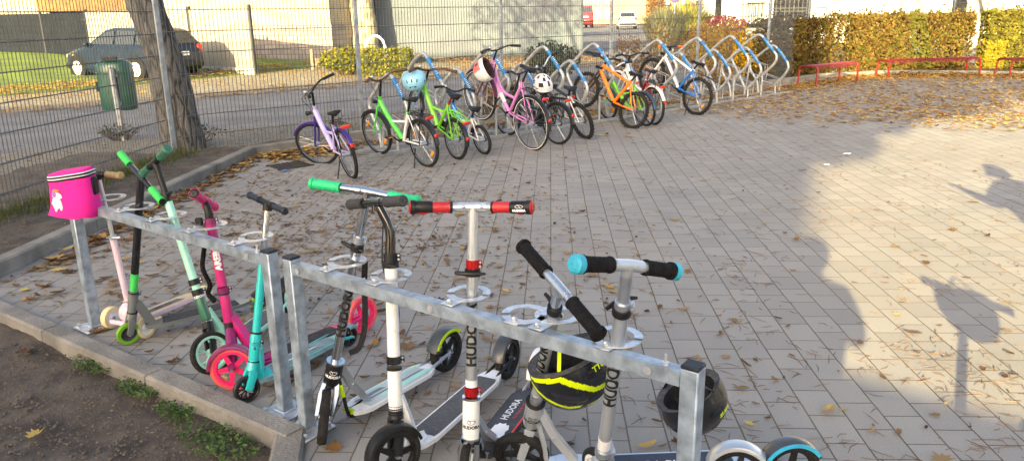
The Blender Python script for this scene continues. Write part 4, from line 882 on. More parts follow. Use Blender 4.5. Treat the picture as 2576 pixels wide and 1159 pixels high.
    if sp.get('logo'): 
        mt,tx,lz=sp['logo']; m=MB().use(mt); C=lerp(hb,ht,lz)+O; c=(CAM-C); c=(c-a*c.dot(a)).normalized(); rt=a.cross(c); r_=hr
        f=lambda x,y:C-O+a*y+(c*cos(x/r_)+rt*sin(x/r_))*(r_+.0008)
        m.text(tx,.0155,lambda x,y:f(x,y-.014),bold=.0008)
        m.tube([f(.013*cos(t)*1.1,.006+.007*sin(t)+.002*cos(t*2)) for t in [2*pi*k/18 for k in range(18)]],.0009,4,closed=True); m.tube([f(-.010,.014),f(-.004,.008),f(-.001,.001)],.0009,4)
        m.build('logo',h)
    dz=sp.get('dz',.075); D0=Rc+hd*(wb-fr-sp.get('gap',.05)); D0.z=dz; D1=Rc+hd*(rr+.012); D1.z=max(.06,dz); N0=Bc+a*.045-hd*.015
    m=MB().use(sp['neckm']); pf=[(-.022,-.018),(.022,-.018),(.022,.018),(-.022,.018)]
    if sp.get('fold'): # two-part folding strut
        mid=N0.lerp(D0,.55)-hd*.02+V((0,0,.02)); m.tube([N0+V((0,0,.035)),mid,D0-hd*.06+V((0,0,.012))],1.,prof=[(x*.6,y*1.1) for x,y in pf],up=(0,0,1)); m.use(alu)
        for q in (N0+V((0,0,.035)),mid,D0-hd*.06+V((0,0,.012))):
            for s in (-1,1): m.cyl(q+sd*s*.018,q+sd*s*.025,.006,n=8)
        m.use(sp['fold']); B2=bez([N0-V((0,0,.03)),N0.lerp(D0,.4)-V((0,0,.045))+hd*.01,D0+hd*.03-V((0,0,.012)),D0-hd*.08-V((0,0,.008))],5); m.tube(B2,1.,prof=[(-.007,-.022),(.007,-.022),(.007,.022),(-.007,.022)],up=(0,0,1))
        if sp.get('acc'): 
            m.use(sp['acc']); i=len(B2)//2
            for p,q in ((2,5),(9,12)): m.tube([B2[p]+V((0,0,.001)),B2[q]+V((0,0,.001))],1.,prof=[(-.008,-.0235),(.008,-.0235),(.008,.0235),(-.008,.0235)],up=(0,0,1))
    else: m.tube([N0,N0.lerp(D0,.5),D0+V((0,0,-.002)),D0-hd*.05],1.,prof=pf,up=(0,0,1))
    m.build('folding_neck' if sp.get('fold') else 'neck',e)
    dw=sp.get('dw',.055); up=V((0,0,1)); q0=D0+hd*.03; q1=D1; L=(q0-q1).length; ux=(q1-q0).normalized()
    def deckpt(t,s,z=0.): return q0+ux*(L*t)+sd*(s*dw)+V((0,0,z))
    prof_=[(0,.45),(.06,.8),(.14,1),(.86,1),(.94,.75),(1.,.42)]; out=[deckpt(t,s) for t,s in prof_]+[deckpt(t,-s) for t,s in prof_[::-1]]
    m=MB().use(sp['deck']); m.prism([p-V((0,0,.018)) for p in out],(0,0,.018)); dk_=m.build('deck',e)
    top=MB().use(sp['gripm']); g0,g1=sp.get('gt',(.14,.88)); pr2=[(g0,.78),(g0+.04,.86),(g1-.04,.86),(g1,.7)]; top.prism([deckpt(t,s,.0006) for t,s in pr2]+[deckpt(t,-s,.0006) for t,s in pr2[::-1]],(0,0,.0016))
    if sp.get('splash'):
        top.use(sp['splash']); vs=[]
        for k in range(26): q=2*pi*k/26; r_=(.8+.35*random.random()); vs.append(deckpt(.30+cos(q)*.12*r_,sin(q)*.55*r_,.0028))
        top.prism(vs,(0,0,.0006))
    if sp.get('stripes'):
        for mt,y0,y1,t0,t1 in sp['stripes']: top.use(mt); top.prism([deckpt(t0,y0,.003),deckpt(t0+.05,y1,.003),deckpt(t1,y1,.003),deckpt(t1-.05,y0,.003)],(0,0,.0006))
    if sp.get('dtext'):
        mt,tx,size,t0,sg=sp['dtext'][:5]; dy=sp['dtext'][5] if len(sp['dtext'])>5 else 0; top.use(mt); top.text(tx,size,lambda x,y:deckpt(t0,0,.0042)+ux*(x*sg)-sd*((y+dy)*sg),sub=False,bold=.0008)
    if sp.get('dtext2'):
        mt,tx,size,t0,sg,dy=sp['dtext2']; top.use(mt); top.text(tx,size,lambda x,y:deckpt(t0,0,.0042)+ux*(x*sg)-sd*((y+dy)*sg),sub=False)
    top.build('grip_surface',dk_)
    # rear stays and mudguard
    m=MB().use(sp.get('stay',sp['neckm']))
    for s in (-1,1): m.tube([q1+sd*s*(W/2+.012)-ux*.06-V((0,0,.008)),Rc+sd*s*(W/2+.010)],.008,6); m.use(alu); m.cyl(Rc+sd*s*(W/2+.008),Rc+sd*s*(W/2+.020),.007,n=6); m.use(sp.get('stay',sp['neckm']))
    m.build('rear_stay',e)
    if sp.get('rf'):
        m=MB().use(sp['rf']); lo_,hi_=sp.get('rfa',(20,140)); arcstrip(m,Rc,sd,rr+.009,radians(lo_),radians(hi_),W+.03,hd)
        if sp.get('rfs'): m.use(sp['rfs']); s=1 if (CAM-Rr).dot(sd)>0 else -1; arcstrip(m,Rc+sd*s*(W/2+.0165),sd,rr+.010,radians(lo_+8),radians(hi_-6),.004,hd,edge=.0,th=.013)
        m.build('rear_mudguard',e)
    # steering column in segments, given by where each meets the photo (display y of lower, upper end)
    for (y0,y1,r_,mt,nm) in sp['segs']:
        m=MB().use(mt); p=at_y(y0)-O; q=(at_y(y1)-O) if y1 is not None else Pc; m.cyl(p,q,r_,n=20); o=m.build(nm,e)
    for t_ in sp.get('text',()):
        y_,tx,size,r_,mt=t_[:5]; m=MB().use(mt); C=at_y(y_); c_=C-O; tubetext(m,tx,size,C,a,r_,off=t_[5] if len(t_)>5 else 0.,bold=.0022); 
        for v in m.v: v-=O
        m.build('lettering',e)
    for (y_,r_,mt) in sp.get('clamps',()):
        m=MB(); lever(m,at_y(y_)-O,a,r_,b,mt); m.build('clamp',e)
    for (y_,r_,mt) in sp.get('collars',()):
        m=MB().use(mt); C=at_y(y_)-O; m.lathe(C,a,[(-.014,r_),(-.014,r_+.005),(.014,r_+.005),(.014,r_)],18); cm=(CAM-C-O); cm=(cm-a*cm.dot(a)).normalized(); rt=a.cross(cm); m.rbox(C+rt*(r_+.008),(.014,.014,.026),None,.003); m.use(alu)
        for s in (-1,1): m.cyl(C+rt*(r_+.008)+a*s*.007,C+rt*(r_+.008)+a*s*.007+cm*.012,.004,n=8)
        m.build('clamp_collar',e)
    if sp.get('neck'):
        nt_=sp['neck']; T=at_y(sp['neck_from'])-O; N=bez([T,T+a*(.45*(Pc-T).length),Pc+(T+a*(.6*(Pc-T).length)-Pc)*.35,Pc],8); m=MB().use(nt_); m.tube(N,[lerp(.019,.014,i/(len(N)-1)) for i in range(len(N))],14); m.build('curved_stem',e)
    # handlebar
    br=sp.get('br',.0135); gl=sp.get('gl',.115); gr=sp.get('gr',.0175); m=MB().use(sp['bar']); m.tube([Ec[0],Pc,Ec[1]],br,14); d0=(Ec[0]-Pc).normalized(); d1=(Ec[1]-Pc).normalized(); m.tube([Pc+d0*.05,Pc,Pc+d1*.05],br+.0025,14); m.tube([Pc-a*.03,Pc],sp.get('tee',.017),14)
    m.use(alu)
    for s in (d0,d1): m.ball(Pc+s*.03+(CAM-P).normalized()*(br+.004),.005,8,5)
    hb_=m.build('handlebar',e)
    for i,(d,E_) in enumerate(((d0,Ec[0]),(d1,Ec[1]))):
        if sp.get('skip')==i: continue
        m=MB(); grip(m,E_-d*gl,E_,gr,sp['grip'],sp.get('fl',True),sp.get('capm'))
        if sp.get('ergo'):
            m.use(black); m.lathe(E_-d*gl,d,[(gl*.45,gr*1.02),(gl*.5,gr*1.12),(gl*.85,gr*1.14),(gl*.88,gr*1.04)],18,0.6 if i else 0.,pi+1.2 if i else pi*1.3); m.use(black); m.lathe(E_,d,[(-.02,gr*1.05),(-.018,gr*1.26),(-.003,gr*1.28),(.001,gr),(.002,.001)],18); m.lathe(E_-d*gl,d,[(-.004,gr*.9),(-.004,gr*1.1),(.004,gr*1.12),(.006,gr)],18)
            m.use(redp); m.tube([E_-d*(gl*.55)-V((0,0,.006)),E_-d*(gl*.3)-V((0,0,.012)),E_-d*.022-V((0,0,.008))],[.008,.014,.012],8)
            if i==1:
                m.use(white); C=E_-d*.036; cm=(CAM-(C+O)).normalized(); cm=(cm-d*cm.dot(d)).normalized(); up_=cm.cross(d) if cm.cross(d).z>0 else d.cross(cm); dx=d if d.x>0 else -d
                m.text('HUDORA',.010,lambda x,y:C+dx*x+up_*(y-.011)+cm*(gr*1.42),bold=.0005); m.tube([C+dx*(.013*cos(t))+up_*(.0015+.0045*sin(t))+cm*(gr*1.38) for t in [2*pi*k/16 for k in range(16)]],.0007,4,closed=True); m.tube([C-dx*.006+up_*.007+cm*(gr*1.35),C+up_*.002+cm*(gr*1.4),C+dx*.004-up_*.002+cm*(gr*1.4)],.0008,4)
        m.build('grip',hb_)
    for pts,r_,mt,nm in sp.get('extra',lambda *a:())(e,O,a,b,Pc,Bc,Fc,at_y): m=MB().use(mt); m.tube(pts,r_,8); m.build(nm,e)
    return e,dict(P=P,a=a,b=b,E=E,B=B,F=F,R=Rr,O=O,at_y=at_y,hd=hd,sd=sd)
def cable4(e,O,a,b,Pc,Bc,Fc,at_y):
    q=lambda x,y,z: gp(*Z('z4',x,y),z)-O
    m=MB().use(black); m.rbox(q(1050,545,.72),(.035,.02,.035),None,.006); m.build('front_light',e)
    return ((bez([Pc,q(985,400,.80),q(900,352,.84),q(935,415,.80),q(1010,410,.79)],5),.0022,black,'brake_cable'),(bez([q(1090,690,.62),q(1078,760,.56),q(1075,850,.50),q(1120,950,.42),q(1110,1010,.37),q(1150,1060,.34)],5),.011,foam,'cable_lock'),(bez([q(1155,940,.40),q(1120,1000,.36),q(1190,1070,.31),q(1240,1160,.26)],5),.0025,black,'brake_cable'))
yb1=lambda z:416.4+.3436*z; yb2=lambda z:760.3+.3436*z; yb3=lambda z:579.3+.4998*z; y4=lambda z:343.9+.3906*z; y5=lambda z:633.6+.4529*z
decktape=mat('grip_tape',(.035,.036,.04),.95,var=.3,scale=50,bump=.5,bs=200); deckgrey=mat('deck_rubber',(.10,.105,.115),.8,var=.2,scale=40,bump=1.,bs=150); navy=mat('deck_navy',(.018,.03,.06),.6,var=.25,scale=14,dirt=.3); wooddeck=mat('deck_maple',(.55,.42,.26),.5,var=.2,scale=6,bs=20)
whitepr=mat('print_white',(.8,.8,.8),.5,var=.03); blackpr=mat('print_black',(.01,.01,.01),.5); redpr=mat('print_red',(.75,.04,.03),.5)
turqcap=mat('teal_cap',(.02,.35,.50),.5,var=.1,bump=.4,bs=90)
SC=[]
SC.append(scooter(dict(label='pale pink three-wheeled scooter with cream wheels behind the pink bag',ring=('z4',435,395),rz=.715,low=('z4',600,1095),lz=.13,h=('z4',400,240),e=[('z4',550,250,1)],hl=.16,rear=('z5',735,232),rr=.05,fw=('z5',300,400),fr=.06,trike=[('z5',220,362),('z5',404,415)],
  tyre=cream,rim=white,fork=pinkt,head=pinkt,ht=.03,neckm=pinkt,deck=pinkt,gripm=wooddeck,gt=(.03,.97),dw=.05,dz=.075,gap=-.02,segs=[(y4(1095),y4(655),.0165,pinkt,'lower_tube'),(y4(670),None,.011,alu,'upper_tube')],clamps=[(y4(648),.014,alu)],bar=black,grip=woodg,gr=.016,gl=.10,skip=1,
  dtext=(mat('print_brown',(.05,.04,.04),.6),'MAXI',.045,.5,1),stripes=[(mat('print_taupe',(.14,.12,.11),.6),-.42,.42,.18,.80)],logo=None,w=.035)))
SC.append(scooter(dict(label='grey stunt scooter with black and green column, lime grips and green wheels',ring=('z4',665,450),rz=.712,low=('z5',335,330),lz=.17,h=('z4',672,262),e=[('z4',545,110,2),('z4',815,418,1)],hl=.27,rear=('z5',1050,275),rr=.055,fw=('z5',313,452),fr=.058,
  tyre=greenw,rim=mat('core_dark',(.03,.03,.035),.4),fork=greyp,head=greyp,neckm=greyp,collar=blackg,deck=greyp,gripm=decktape,dw=.055,dz=.085,gap=.06,ws='solid',tr=.34,segs=[(y4(990),y4(880),.019,grip2,'green_tube'),(y4(880),None,.0188,blackg,'black_tube')],collars=[(y4(1005),.019,greyp)],bar=blackg,grip=grip2,capm=black,gr=.018,gl=.13,fl=False,rf=black,rfa=(40,110),w=.024,stripes=[(alu,.72,.9,.02,.12)])))
SC.append(scooter(dict(label='mint and dark green scooter with tilted dark green handlebar',ring=('z4',880,505),rz=.708,low=('z5',750,380),h=('z4',745,165),e=[('z4',850,80,1),('z4',690,238,2)],hl=.17,rear=('z4',1630,1020),rr=.1,fw=('z5',775,560),fr=.1,
  tyre=rubber,rim=mint,fork=black,head=dgreen,ht=.14,neckm=mint,deck=mint,gripm=deckgrey,dz=.08,dw=.06,ws='fork',wn=5,segs=[(y4(1160)+4,y4(1035),.0215,dgreen,'green_tube'),(y4(1035),y4(420),.0195,mint,'mint_tube'),(y4(425),y4(165),.0145,black,'stem')],collars=[(y4(935),.021,black),(y4(1000),.022,black)],bar=black,grip=dgreen,gr=.019,gl=.10,rf=black,rfa=(30,130),text=[(y5(305),'HUDORA',.021,.0222,whitepr,0.)][:0],
  logo=(whitepr,'HUDORA',.95),clamps=[(y4(375),.016,black)])))
SC.append(scooter(dict(label='magenta scooter with raspberry wheels and curved black stem',ring=('z4',1125,560),rz=.705,low=('z5',880,420),h=('z4',1085,410),e=[('z4',1018,365,1)],hl=.15,rear=('b2',540,90),rr=.1,fw=('z5',895,645),fr=.1,neck=black,neck_from=y4(530),nnear=2,
  tyre=mat('pink_tyre',(.80,.10,.10),.35,var=.15,coat=.2,dirt=.2),rim=pinkw,fork=mat('dark_magenta',(.20,.006,.09),.35,var=.1,coat=.4),head=magenta,ht=.16,neckm=magenta,collar=black,deck=magenta,gripm=decktape,dz=.085,dw=.055,gap=.04,segs=[(y4(960),y4(560),.0215,magenta,'lower_tube')],collars=[(y4(985),.022,mat('dark_magenta',(0,0,0))),(y4(545),.019,mat('dark_magenta',(0,0,0)))],bar=magenta,grip=mat('magenta_grip',(.62,.03,.16),.45,var=.08),capm=black,gr=.0195,gl=.12,bellow=True,fender=mat('dark_magenta',(0,0,0)),rf=None,extra=cable4,ws='spoke',wn=5,
  text=[(y4(760),'AREBOS',.038,.022,whitepr)],w=.032)))
SC.append(scooter(dict(label='small turquoise folding scooter with black tee handlebar',ring=('z4',1475,640),rz=.70,low=('z5',1010,600),lz=.17,h=('z4',1480,430),e=[('z4',1375,375,0),('z4',1605,480,0)],hl=.17,rear=('b2',450,245),rr=.05,fw=('z5',970,760),fr=.06,
  tyre=mat('dark_clear_tyre',(.02,.02,.022),.3,coat=.3,dirt=.3),rim=black,fork=turq,head=turq,ht=.12,neckm=turq,deck=mat('deck_teal',(.22,.40,.42),.5,var=.2,dirt=.3),gripm=mat('deck_teal2',(.16,.24,.26),.6,var=.25,dirt=.3),collar=black,dz=.085,dw=.05,gap=.02,ws='fork',wn=9,segs=[(y5(480),y4(800),.0175,turq,'lower_tube'),(y4(810),None,.0125,chrome,'upper_tube')],collars=[(y5(498),.018,black),(y4(795),.016,black)],bar=black,grip=mat('navy_black_grip',(.012,.017,.028),.5,bump=.2),br=.012,gr=.0135,gl=.10,tee=.020,rf=mat('deck_teal',(0,0,0)),rfa=(70,130),
  logo=(mat('print_navy',(.01,.03,.10),.5),'B',.6),w=.024,stripes=[(turq,.88,1.,.05,.95),(turq,-1.,-.88,.05,.95),(whitepr,-.1,.05,.3,.7)])))
def strap(e,O,a,b,Pc,Bc,Fc,at_y):
    c=[gp(*Z('b1',565,700),.66),gp(*Z('b1',560,860),.55),gp(*Z('b2',565,30),.46),gp(*Z('b2',560,200),.36),gp(*Z('b2',520,330),.30),gp(*Z('b2',450,370),.27)]
    m=MB().use(mat('webbing',(.012,.012,.014),.85,bump=.4,bs=200)); m.tube(bez([p-O for p in c],6),1.,prof=[(-.001,-.012),(.001,-.012),(.001,.012),(-.001,.012)],up=(0,1,0)); s=m.build('carry_strap',e)
    m=MB().use(whitepr); C=c[1].lerp(c[2],.1)-O; cm=(CAM-C-O).normalized(); m.text('HUDORA',.016,lambda x,y:C+V((0,0,1))*x-V((1,0,0))*y+cm*.016,bold=.0004); m.build('lettering',s); return ()
acid=mat('acid_green',(.42,.62,.0),.4,var=.05)
SC.append(scooter(dict(label='chrome scooter with mint-green grips and a hanging black strap',ring=('b1',490,690),rz=.725,low=('b2',325,560),h=('b1',590,190),e=[('b1',170,130,0),('b1',955,265,0)],hl=.235,rear=('b2',1160,350),rr=.1,fw=('b2',265,835),fr=.106,hr=.034,wa=(.985,.17,0),w=.036,
  tyre=rubber,rim=black,fork=chrome,head=mat('black_anodised',(.014,.014,.016),.3,.3,var=.1),hb=-.02,ht=.08,neckm=alu,collar=chrome,fold=black,acc=acid,deck=white,gripm=mat('deck_white_print',(.55,.60,.60),.5,var=.25,scale=3,col2=(.30,.36,.38)),dz=.075,dw=.062,gap=.055,segs=[(yb2(430),yb1(600),.0185,chrome,'lower_tube'),(yb1(600),None,.0155,chrome,'upper_tube')],clamps=[(yb1(600),.0185,black)],collars=[(yb1(540),.0165,alu)],bar=chrome,grip=gripg,gr=.0185,gl=.125,rf=mat('fender_dark',(.05,.055,.06),.3,var=.1,coat=.3),rfa=(15,135),rfs=acid,rss=-1,stay=alu,
  text=[(yb2(55),'HUDORA',.052,.0188,blackpr)],logo=(whitepr,'HUDORA',.62),stripes=[(mint,.25,.62,.30,.95),(greyp,.0,.14,.2,.9),(greyp,-.5,-.2,.1,.45),(mint,-.72,-.6,.3,.95)],extra=strap,wn=5)))
def cable7(e,O,a,b,Pc,Bc,Fc,at_y):
    pts=[Pc+V((.0,0,-.01)),(gp(*Z('b1',695,400),.86)-O),(gp(*Z('b1',690,620),.79)-O),gp(*Z('b1',705,780),.72)-O,gp(*Z('b1',805,1000),.60)-O,gp(*Z('b2',800,200),.47)-O,gp(*Z('b2',745,350),.38)-O,gp(*Z('b2',730,500),.31)-O]; return ((bez(pts,5),.0028,black,'brake_cable'),)
SC.append(scooter(dict(label='white scooter with curved glossy black stem and big black front wheel',ring=('b1',755,780),rz=.725,low=('b2',790,800),h=('b1',640,268),e=[('b1',455,285,2),('b1',845,258,1)],hl=.2,rear=('b2',1610,400),rr=.1,fw=('b2',785,1110),fr=.102,neck=blackg,neck_from=yb1(640),nnear=1,
  tyre=rubber,rim=black,fork=black,head=white,hty=yb2(488),hr=.0255,neckm=white,collar=black,deck=white,gripm=mat('deck_diamond',(.09,.095,.105),.7,var=.15,scale=60,bump=1.,bs=180),dz=.085,dw=.058,gap=.02,segs=[(yb2(390),yb1(690),.0225,white,'lower_tube'),(yb1(700),yb1(640),.019,blackg,'upper_tube')],collars=[(yb2(415),.0225,blackg),(yb1(670),.02,black)],clamps=[(yb1(720),.0225,black)],bar=blackg,grip=mat('charcoal_grip',(.035,.038,.042),.7,var=.1,bump=.3,bs=150),gr=.0185,gl=.115,fl=False,bellow=True,fender=black,rf=mat('fender_dark',(0,0,0)),rfa=(10,120),stay=black,wn=5,extra=cable7,tee=.0145,ws='spoke')))
SC.append(scooter(dict(label='silver scooter with red and black ergonomic grips and a red clamp',ring=('b1',1350,930),rz=.725,low=('b2',1340,1000),h=('b1',1355,305),e=[('b1',885,305,0),('b1',1790,305,0)],hl=.20,rear=('b2',1850,520),rr=.1,fw=('b2',1315,1205),fr=.1,
  tyre=rubber,rim=white,fork=chrome,head=white,hb=.01,hty=yb2(700),hr=.029,neckm=silver,collar=chrome,fold=black,acc=silver,deck=mat('deck_charcoal',(.03,.03,.033),.6,var=.3,dirt=.2),gripm=mat('deck_charcoal2',(.04,.04,.045),.6,var=.3,dirt=.2),dz=.085,dw=.062,gap=.05,gt=(.05,.95),splash=whitepr,segs=[(yb2(610),yb2(560),.020,whitepr,'white_band'),(yb2(560),yb1(765),.0195,alu,'lower_tube'),(yb1(765),None,.0165,silver,'upper_tube')],collars=[(yb2(645),.0185,red),(yb1(718),.0165,red)],clamps=[(yb1(778),.0195,black)],bar=silver,grip=redp,gr=.018,gl=.13,ergo=True,rf=white,rfa=(10,150),
  text=[(yb1(1230)+0,'HUDORA',.050,.0197,blackpr)],logo=(blackpr,'HUDORA',.42),stripes=[(redpr,.80,.93,.03,.9)],dtext=(whitepr,'HUDORA',.040,.62,1,.012),dtext2=(redpr,'Big Wheel Air 205',.017,.62,1,-.022),wn=5)))
SC.append(scooter(dict(label='silver scooter with black foam grips on a diagonal handlebar above the yellow helmet',ring=('b3',430,430),rz=.725,low=('b3',322,960),lz=.23,h=('b3',455,285),e=[('b3',275,75,2),('b3',665,528,1)],hl=.215,rear=('b4',1930,1060),rr=.1,fw=('b3',270,1120),fr=.1,wa=(.1,1,0),
  tyre=rubber,rim=black,fork=silver,head=silver,hb=-.01,ht=.115,hr=.032,neckm=silver,collar=black,fold=silver,acc=silver,deck=silver,gripm=silver,dz=.08,dw=.06,gap=.03,segs=[(yb3(880),yb3(815),.0215,alu,'ring_band'),(yb3(815),yb3(420),.0195,silver,'lower_tube'),(yb3(420),None,.0165,chrome,'upper_tube')],collars=[(yb3(430),.0165,alu)],clamps=[(yb3(395),.017,black)],bar=alu,grip=foam,gr=.0205,gl=.145,rf=silver,rfa=(10,140),text=[(yb3(640),'HUDORA',.050,.0197,blackpr,-.5)],logo=(blackpr,'HUDORA',.5),wn=5,skip=None)))
SC.append(scooter(dict(label='silver scooter with blue-capped black foam grips and a navy deck, rightmost in the stands',ring=('b3',755,560),rz=.725,low=('b3',680,1130),h=('b3',800,175),e=[('b3',560,170,1),('b3',1030,205,2)],hl=.165,rear=('b4',2310,1030),rr=.1,fw=('b3',665,1235),fr=.1,rim2=black,
  tyre=rubber,rim=white,fork=silver,head=chrome,hb=-.03,ht=.01,neckm=silver,collar=chrome,deck=silver,gripm=navy,dz=.135,dw=.075,gap=-.10,gt=(.03,.85),segs=[(yb3(1125),yb3(1085),.0225,alu,'ring_band'),(yb3(1085),yb3(1040),.0215,white,'white_band'),(yb3(1040),yb3(400),.0205,silver,'lower_tube'),(yb3(400),None,.0165,alu,'upper_tube')],collars=[(yb3(375),.0165,alu),(yb3(1105),.0225,alu)],clamps=[(yb3(400),.0205,black)],bar=silver,grip=foam,capm=turqcap,gr=.0195,gl=.105,rf=mat('fender_dark',(0,0,0)),rfa=(10,150),rfs=mat('blue_stripe',(.02,.38,.62),.4),rss=-1,
  text=[(yb3(725),'HUDORA',.060,.0207,blackpr)],dtext=(whitepr,'HUDORA BLVD',.045,.36,1),wn=5)))
# blue end caps of the last scooter
i10=SC[-1][1]
for E_ in i10['E']:
    d=(E_-i10['P']).normalized(); m=MB().use(turqcap); m.lathe(E_-i10['O'],d,[(-.004,.020),(-.004,.0245),(.014,.0245),(.021,.018),(.023,.001)],20); hb=[c for c in SC[-1][0].children if c.name.startswith('handlebar')][0]; m.build('end_cap',hb)
# ---- pink handlebar bag
c=gp(*((145+255)/2*1.0,0) if 0 else (192,482),.70); P=SC[0][1]['P']; c=raydist(184,462,P,.17,1)
e=empty('handlebar_bag',c-V((0,0,.08)),'bright pink fabric bag with a striped rim hanging on the pale pink scooter','bag'); mb=MB().use(mat('pink_fabric',(.85,.01,.30),.75,var=.06,scale=9,bump=.25,bs=20)); N=28; vs=[]; w=V((CR.x,CR.y,0)).normalized(); dep=V((-w.y,w.x,0))
for j,(z,rx,ry) in enumerate(((-.075,.113,.075),(-.03,.112,.075),(.03,.108,.073),(.09,.105,.071),(.135,.103,.070),(.148,.098,.066))):
    for k in range(N):
        a=2*pi*k/N; q=2.8; rr=(abs(cos(a))**q+abs(sin(a))**q)**(-1/q); vs.append(w*(cos(a)*rr*rx+(-.02 if j==0 else 0))+dep*(sin(a)*rr*ry)+V((0,0,z+.0+.006*noise.noise(V((a*2,z*20,0)))-.012*cos(a)*(1 if j<3 else -1.2))))
mb.add(vs,[(j*N+k,j*N+(k+1)%N,(j+1)*N+(k+1)%N,(j+1)*N+k) for j in range(5) for k in range(N)]+[tuple(range(N-1,-1,-1)),tuple(5*N+k for k in range(N))]); bo=mb.build('bag_body',e,smooth=50)
for z,mt,r_ in ((.112,black,.0045),(.119,whitepr,.0035),(.126,black,.0045),(.133,whitepr,.003)):
    m=MB().use(mt); pts=[]
    for k in range(N): a=2*pi*k/N; q=2.8; rr=(abs(cos(a))**q+abs(sin(a))**q)**(-1/q); pts.append(w*(cos(a)*rr*.1045)+dep*(sin(a)*rr*.0715)+V((0,0,z+.0144*cos(a))))
    m.tube(pts,r_,4,closed=True); m.build('band',bo)
m=MB().use(whitepr); cam_side=-dep
def pf_(x,z): return w*x+cam_side*(.0735)+V((0,0,z))
def blob(m,x,z,rx,rz,mt,dy=0.,n=14): m.use(mt); m.add([pf_(x+cos(2*pi*k/n)*rx*(1+.15*sin(k*3)),z+sin(2*pi*k/n)*rz)+cam_side*dy for k in range(n)]+[pf_(x,z)+cam_side*dy],[(k,(k+1)%n,n) for k in range(n)])
blob(m,-.045,.035,.022,.018,whitepr,.001);blob(m,-.055,.00,.02,.03,whitepr,.0015);blob(m,-.035,-.01,.008,.028,whitepr,.002);blob(m,-.06,-.022,.007,.02,whitepr,.002);blob(m,-.047,.062,.016,.008,mat('p_orange',(.7,.25,.05),.6),.002);blob(m,-.058,.045,.01,.016,mat('p_violet',(.35,.15,.5),.6),.0025); m.build('print',bo)
m=MB().use(black); m.rbox(w*.10+V((0,0,.07)),(.03,.05,.09),None,.008); m.build('mount',e)
# ================================================================== BICYCLE RACK
F0=gp(945,395); RU=V((.745,.667,0)).normalized(); RV=V((.667,-.745,0)).normalized()
rk=mat('rack_tube',(.42,.44,.46),.4,.5,var=.12,scale=20,bump=.08,dirt=.25)
LOW=[(-.01,.216),(.128,.348),(.229,.50),(.215,.60),(.181,.65),(-.015,.865),(-.075,.91),(-.145,.915),(-.29,.824),(-.463,.685),(-.56,.60),(-.575,.51),(-.52,.40),(-.40,.24),(-.36,.03)]
HIGH=[(.005,.418),(.206,.60),(.262,.70),(.255,.78),(.195,.85),(-.02,1.075),(-.08,1.125),(-.155,1.13),(-.306,1.045),(-.478,.905),(-.62,.78),(-.66,.70),(-.62,.60),(-.50,.42),(-.36,.18),(-.34,.03)]
def rack(t0,t1,loops,label):
    e=empty('bicycle_rack',F0+RU*(t0+t1)/2,label,'bicycle rack','bicycle racks along the fence'); O=e.location.copy(); g=lambda t,s,z=0: F0+RU*t+RV*s+V((0,0,z))-O
    for s in (0,-.33):
        m=MB().use(rk); m.tube([g(t0,s,.022),g(t1,s,.022)],1.,prof=[(-.02,-.02),(.02,-.02),(.02,.02),(-.02,.02)],up=(0,0,1)); m.build('base_rail',e)
    for t in (t0+.3,(t0+t1)/2,t1-.3): m=MB().use(rk); m.tube([g(t,0,.02),g(t,-.33,.02)],.015,6); m.build('cross_rail',e)
    for t,hi in loops:
        P=HIGH if hi else LOW; m=MB().use(rk); m.tube(bez([g(t,s,z) for s,z in P],3),.0235,10); lo=m.build('loop',e)
        a=g(t,*P[4]); b=g(t,*P[5]); d=(b-a).normalized(); m=MB().use(rackblue); m.tube([a-d*.012,b+d*.012],.0262,12)
        m.use(whitepr); n=V((-RU.x,-RU.y,0)); up=d.cross(n)
        c=(a+b)/2; cm=V((.0,-.6,.8)); cm=(cm-d*cm.dot(d)).normalized()
        # small worn lettering of the maker, unreadable in the photo: short slanted strokes
        random.seed(int(t*100)); 
        for k in range(7):
            q=a.lerp(b,.22+.08*k); w_=d.cross(cm); m.tube([q+cm*.0262-w_*.010,q+cm*.0275+d*.008*random.uniform(-1,1),q+cm*.0262+w_*.012+d*.006],.0032,4)
        m.build('sleeve',lo)
        m=MB().use(rk); m.cyl(g(t,0,.02),g(t,P[0][0],P[0][1]+.02),.019,n=10); m.build('post',e)
        m=MB().use(rk); zz=.42 if hi else .22; m.tube([g(t,-.34,.03),g(t,-.33+.05,zz+.1)],.014,8); m.tube([g(t,-.30,zz+.05),g(t,-.02,zz*.9)],.010,6); m.build('strut',e)
        # wheel holder: thin rod basket beside the loop
        x=.16; z0=.36 if hi else .07; m=MB().use(rk); 
        m.tube(bez([g(t+x-.045,-.02,z0+.22),g(t+x-.04,-.02,z0+.04),g(t+x,-.02,z0),g(t+x+.04,-.02,z0+.04),g(t+x+.045,-.02,z0+.22)],4),.0065,6)
        m.tube(bez([g(t+x-.045,-.40,z0+.34),g(t+x-.04,-.42,z0+.1),g(t+x,-.42,z0+.05),g(t+x+.04,-.42,z0+.1),g(t+x+.045,-.40,z0+.34)],4),.0065,6)
        for s in (-1,1): m.tube([g(t+x+s*.045,-.02,z0+.22),g(t+x+s*.045,-.40,z0+.34)],.0065,6)
        m.tube([g(t,-.05,z0+.1),g(t+x-.04,-.03,z0+.1)],.0065,6); m.build('wheel_holder',e)
rack(-.08,4.68,[(.32,0),(.83,1),(1.33,0),(1.87,1),(2.42,0),(2.86,1),(3.38,0),(3.9,1),(4.5,0)],'galvanised bicycle rack with blue sleeves on its loops, filled with bicycles')
rack(4.95,9.5,[(5.4,1),(5.95,0),(6.47,1),(6.98,0),(7.48,1),(7.97,0),(8.42,1),(8.93,0)],'galvanised bicycle rack with blue sleeves on its loops, mostly empty')
